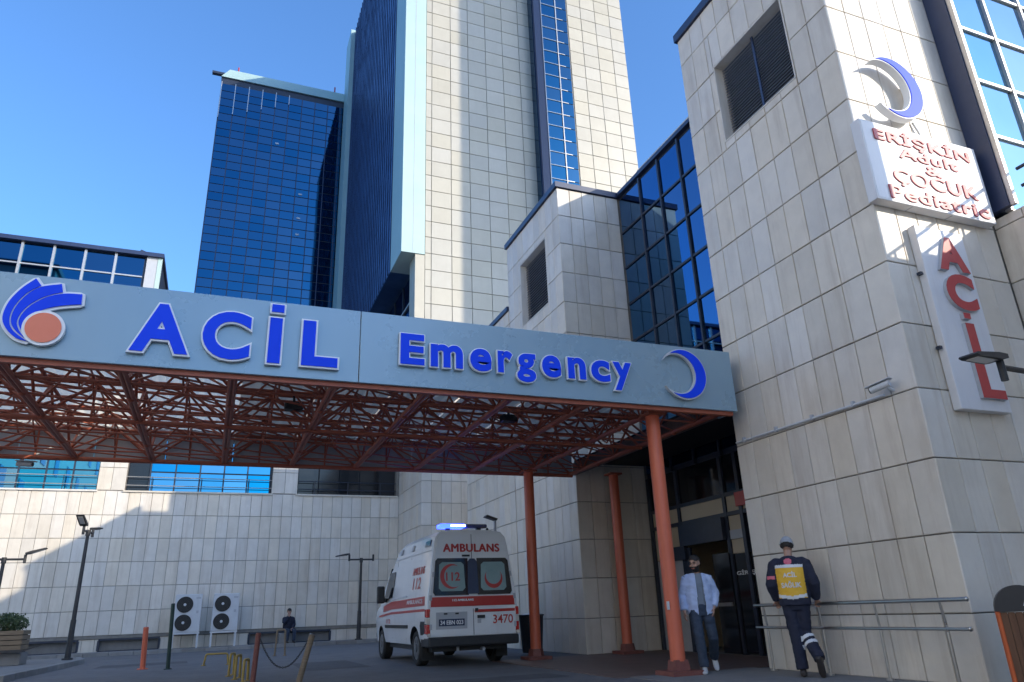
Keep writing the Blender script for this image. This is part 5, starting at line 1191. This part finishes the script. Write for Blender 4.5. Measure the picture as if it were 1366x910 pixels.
add('beanie', hair_mesh(bme, hc, hrot, lambda p: p.z > .012-.25*min(0, p.y)*0 and (p.z > .012), M['beanie'], 'beanie', .016), pm)
bm = bmesh.new()
loft(bm, [(0, .0, .90, .205, .150), (0, .0, .96, .212, .155), (0, .005, 1.12, .215, .155), (0, .01, 1.28, .225, .155), (0, .008, 1.40, .225, .140), (0, -.002, 1.48, .175, .105), (0, -.015, 1.54, .085, .085)])
loft(bm, arm_pts(shR, eR, Vector(wR)+Vector((0, 0, .015)), .088, .078, .058)); loft(bm, arm_pts(shL, eL, Vector(wL)+Vector((0, 0, .015)), .088, .078, .058))
jme = fuse(bm, 'jacket', M['navycloth'], .011, 5, .008, 7); add('jacket', jme, pm)
hwid = lambda z: .165
add('back_panel', subset(jme, 'back_panel', M['vest'], lambda p, n_: p.y > .02 and abs(p.x) < .182 and 1.00 < p.z < 1.425, .005), pm)
add('reflective_band', subset(jme, 'reflective_band', M['reflect'], lambda p, n_: p.y > .02 and abs(p.x) < .184 and 1.392 < p.z < 1.432, .008), pm)
add('reflective_band', subset(jme, 'reflective_band', M['reflect'], lambda p, n_: p.y > .02 and abs(p.x) < .184 and .992 < p.z+(-.16*(abs(p.x)-.09)) < 1.034, .008), pm)
text_on(jme, 'ACİL', -.085, .095, 1.265, 1.345, M['reflect'], 'lettering', pm, lift=.010, off=.03); text_on(jme, 'SAĞLIK', -.125, .135, 1.13, 1.22, M['reflect'], 'lettering', pm, lift=.010, off=.03)
add('emblem', subset(jme, 'emblem', M['emb'], lambda p, n_: p.y > 0 and (p.x/.055)**2+((p.z-1.475)/.042)**2 < 1, .007), pm)
add('sleeve_emblem', subset(jme, 'sleeve_emblem', M['emb'], lambda p, n_: p.x > .2 and p.y > -.02 and abs(p.z-1.275) < .022 and n_.y > .2 and p.x < .31, .006), pm)
bm = bmesh.new(); loft(bm, [(0, .0, .84, .160, .120), (0, .0, .92, .172, .125), (0, .0, 1.0, .168, .122), (0, 0, 1.03, .16, .115)])
loft(bm, leg_pts(hipA, kA, aA, .105, .086, .078)); loft(bm, leg_pts(hipB, kB, aB, .105, .086, .078))
tme = fuse(bm, 'trousers', M['navycloth'], .011, 4, .009, 8); add('trousers', tme, pm)
dB = (Vector(aB)-Vector(kB)).normalized()
for a, c in ((.20, .32), (.42, .54)): add('leg_band', subset(tme, 'leg_band', M['reflect'], lambda p, n_, a=a, c=c: p.x < -.005 and a*.37 < (p-Vector(kB)).dot(dB) < c*.37-.0 and (p-Vector(kB)).dot(dB) < .30 and p.z < .62 and ((p-Vector(kB))-dB*(p-Vector(kB)).dot(dB)).length < .12, .006), pm)
shoe(pm, (.035, .03, .09), (.12, -1, 0), M['boot'], 0.0, 1.05, 'boot'); shoe(pm, (-.215, .16, .215), (-.25, -1, 0), M['boot'], 1.15, 1.05, 'boot')

# ---- the man sitting by the wall vents
sm = empty('person', (2.98, 31.95, .12), 'man in dark jacket seated by the tiled wall beside the white air conditioners', 'person', rz=R(12))
hc = (-.02, -.09, 1.17); hrot = Matrix.Rotation(R(12), 3, 'X')
bm = bmesh.new(); head(bm, hc, hrot); loft(bm, [(0, .02, .98, .058, .06), (-.01, -.03, 1.08, .052, .055)])
loft(bm, [(0, .06, .46, .15, .11), (0, .05, .7, .13, .09), (0, .02, .97, .12, .075)])
shL, shR = (.17, .02, .93), (-.17, .02, .93); eL, wL = (.23, -.02, .68), (.11, -.22, .55); eR, wR = (-.22, -.12, .74), (-.06, -.20, .98)
loft(bm, arm_pts(shL, eL, wL, .045, .038, .028)); loft(bm, arm_pts(shR, eR, wR, .045, .038, .028)); hand(bm, wL, (-.4, -.6, -.5), (0, 0, -1), .5, -1); hand(bm, wR, (.35, .25, .9), (.2, .9, 0), .8, 1)
LG = (((-.10, .0, .47), (-.13, -.40, .46), (-.13, -.36, .09)), ((.10, .0, .47), (.14, -.40, .46), (.12, -.42, .09)))
for h in LG: loft(bm, leg_pts(*h, .07, .05, .04))
bme = fuse(bm, 'body', M['skin'], .011, 3); add('body', bme, sm)
add('hair', hair_mesh(bme, hc, hrot, lambda p: (p.z > .045) or (p.z > -.04 and p.y > .02), M['hair']), sm); face_bits(sm, hc, hrot)
bm = bmesh.new(); loft(bm, [(0, .05, .46, .20, .15), (0, .05, .60, .205, .15), (0, .04, .78, .20, .145), (0, .02, .92, .19, .12), (0, .02, 1.0, .09, .085)]); loft(bm, arm_pts(shL, eL, wL, .08, .07, .052)); loft(bm, arm_pts(shR, eR, wR, .08, .07, .052))
add('jacket', fuse(bm, 'jacket', M['navycloth'], .013, 4, .01, 8), sm)
bm = bmesh.new(); loft(bm, [(0, .06, .40, .16, .12), (0, .05, .50, .165, .13)])
for h in LG: loft(bm, leg_pts(*h, .098, .078, .068))
add('trousers', fuse(bm, 'trousers', M['denim'], .013, 4, .008, 8), sm)
for h in LG: shoe(sm, h[2], (0, -1, 0), M['boot'], 0, 1.0)
# block the man sits on
st = empty('stone_block', (2.98, 32.15, .12), 'low stone block under the seated man', 'stone'); q = MB(); q.cbox(2.65, 3.3, 31.85, 32.5, .12, .50, .02); q.build('block', M['kerb'], st)
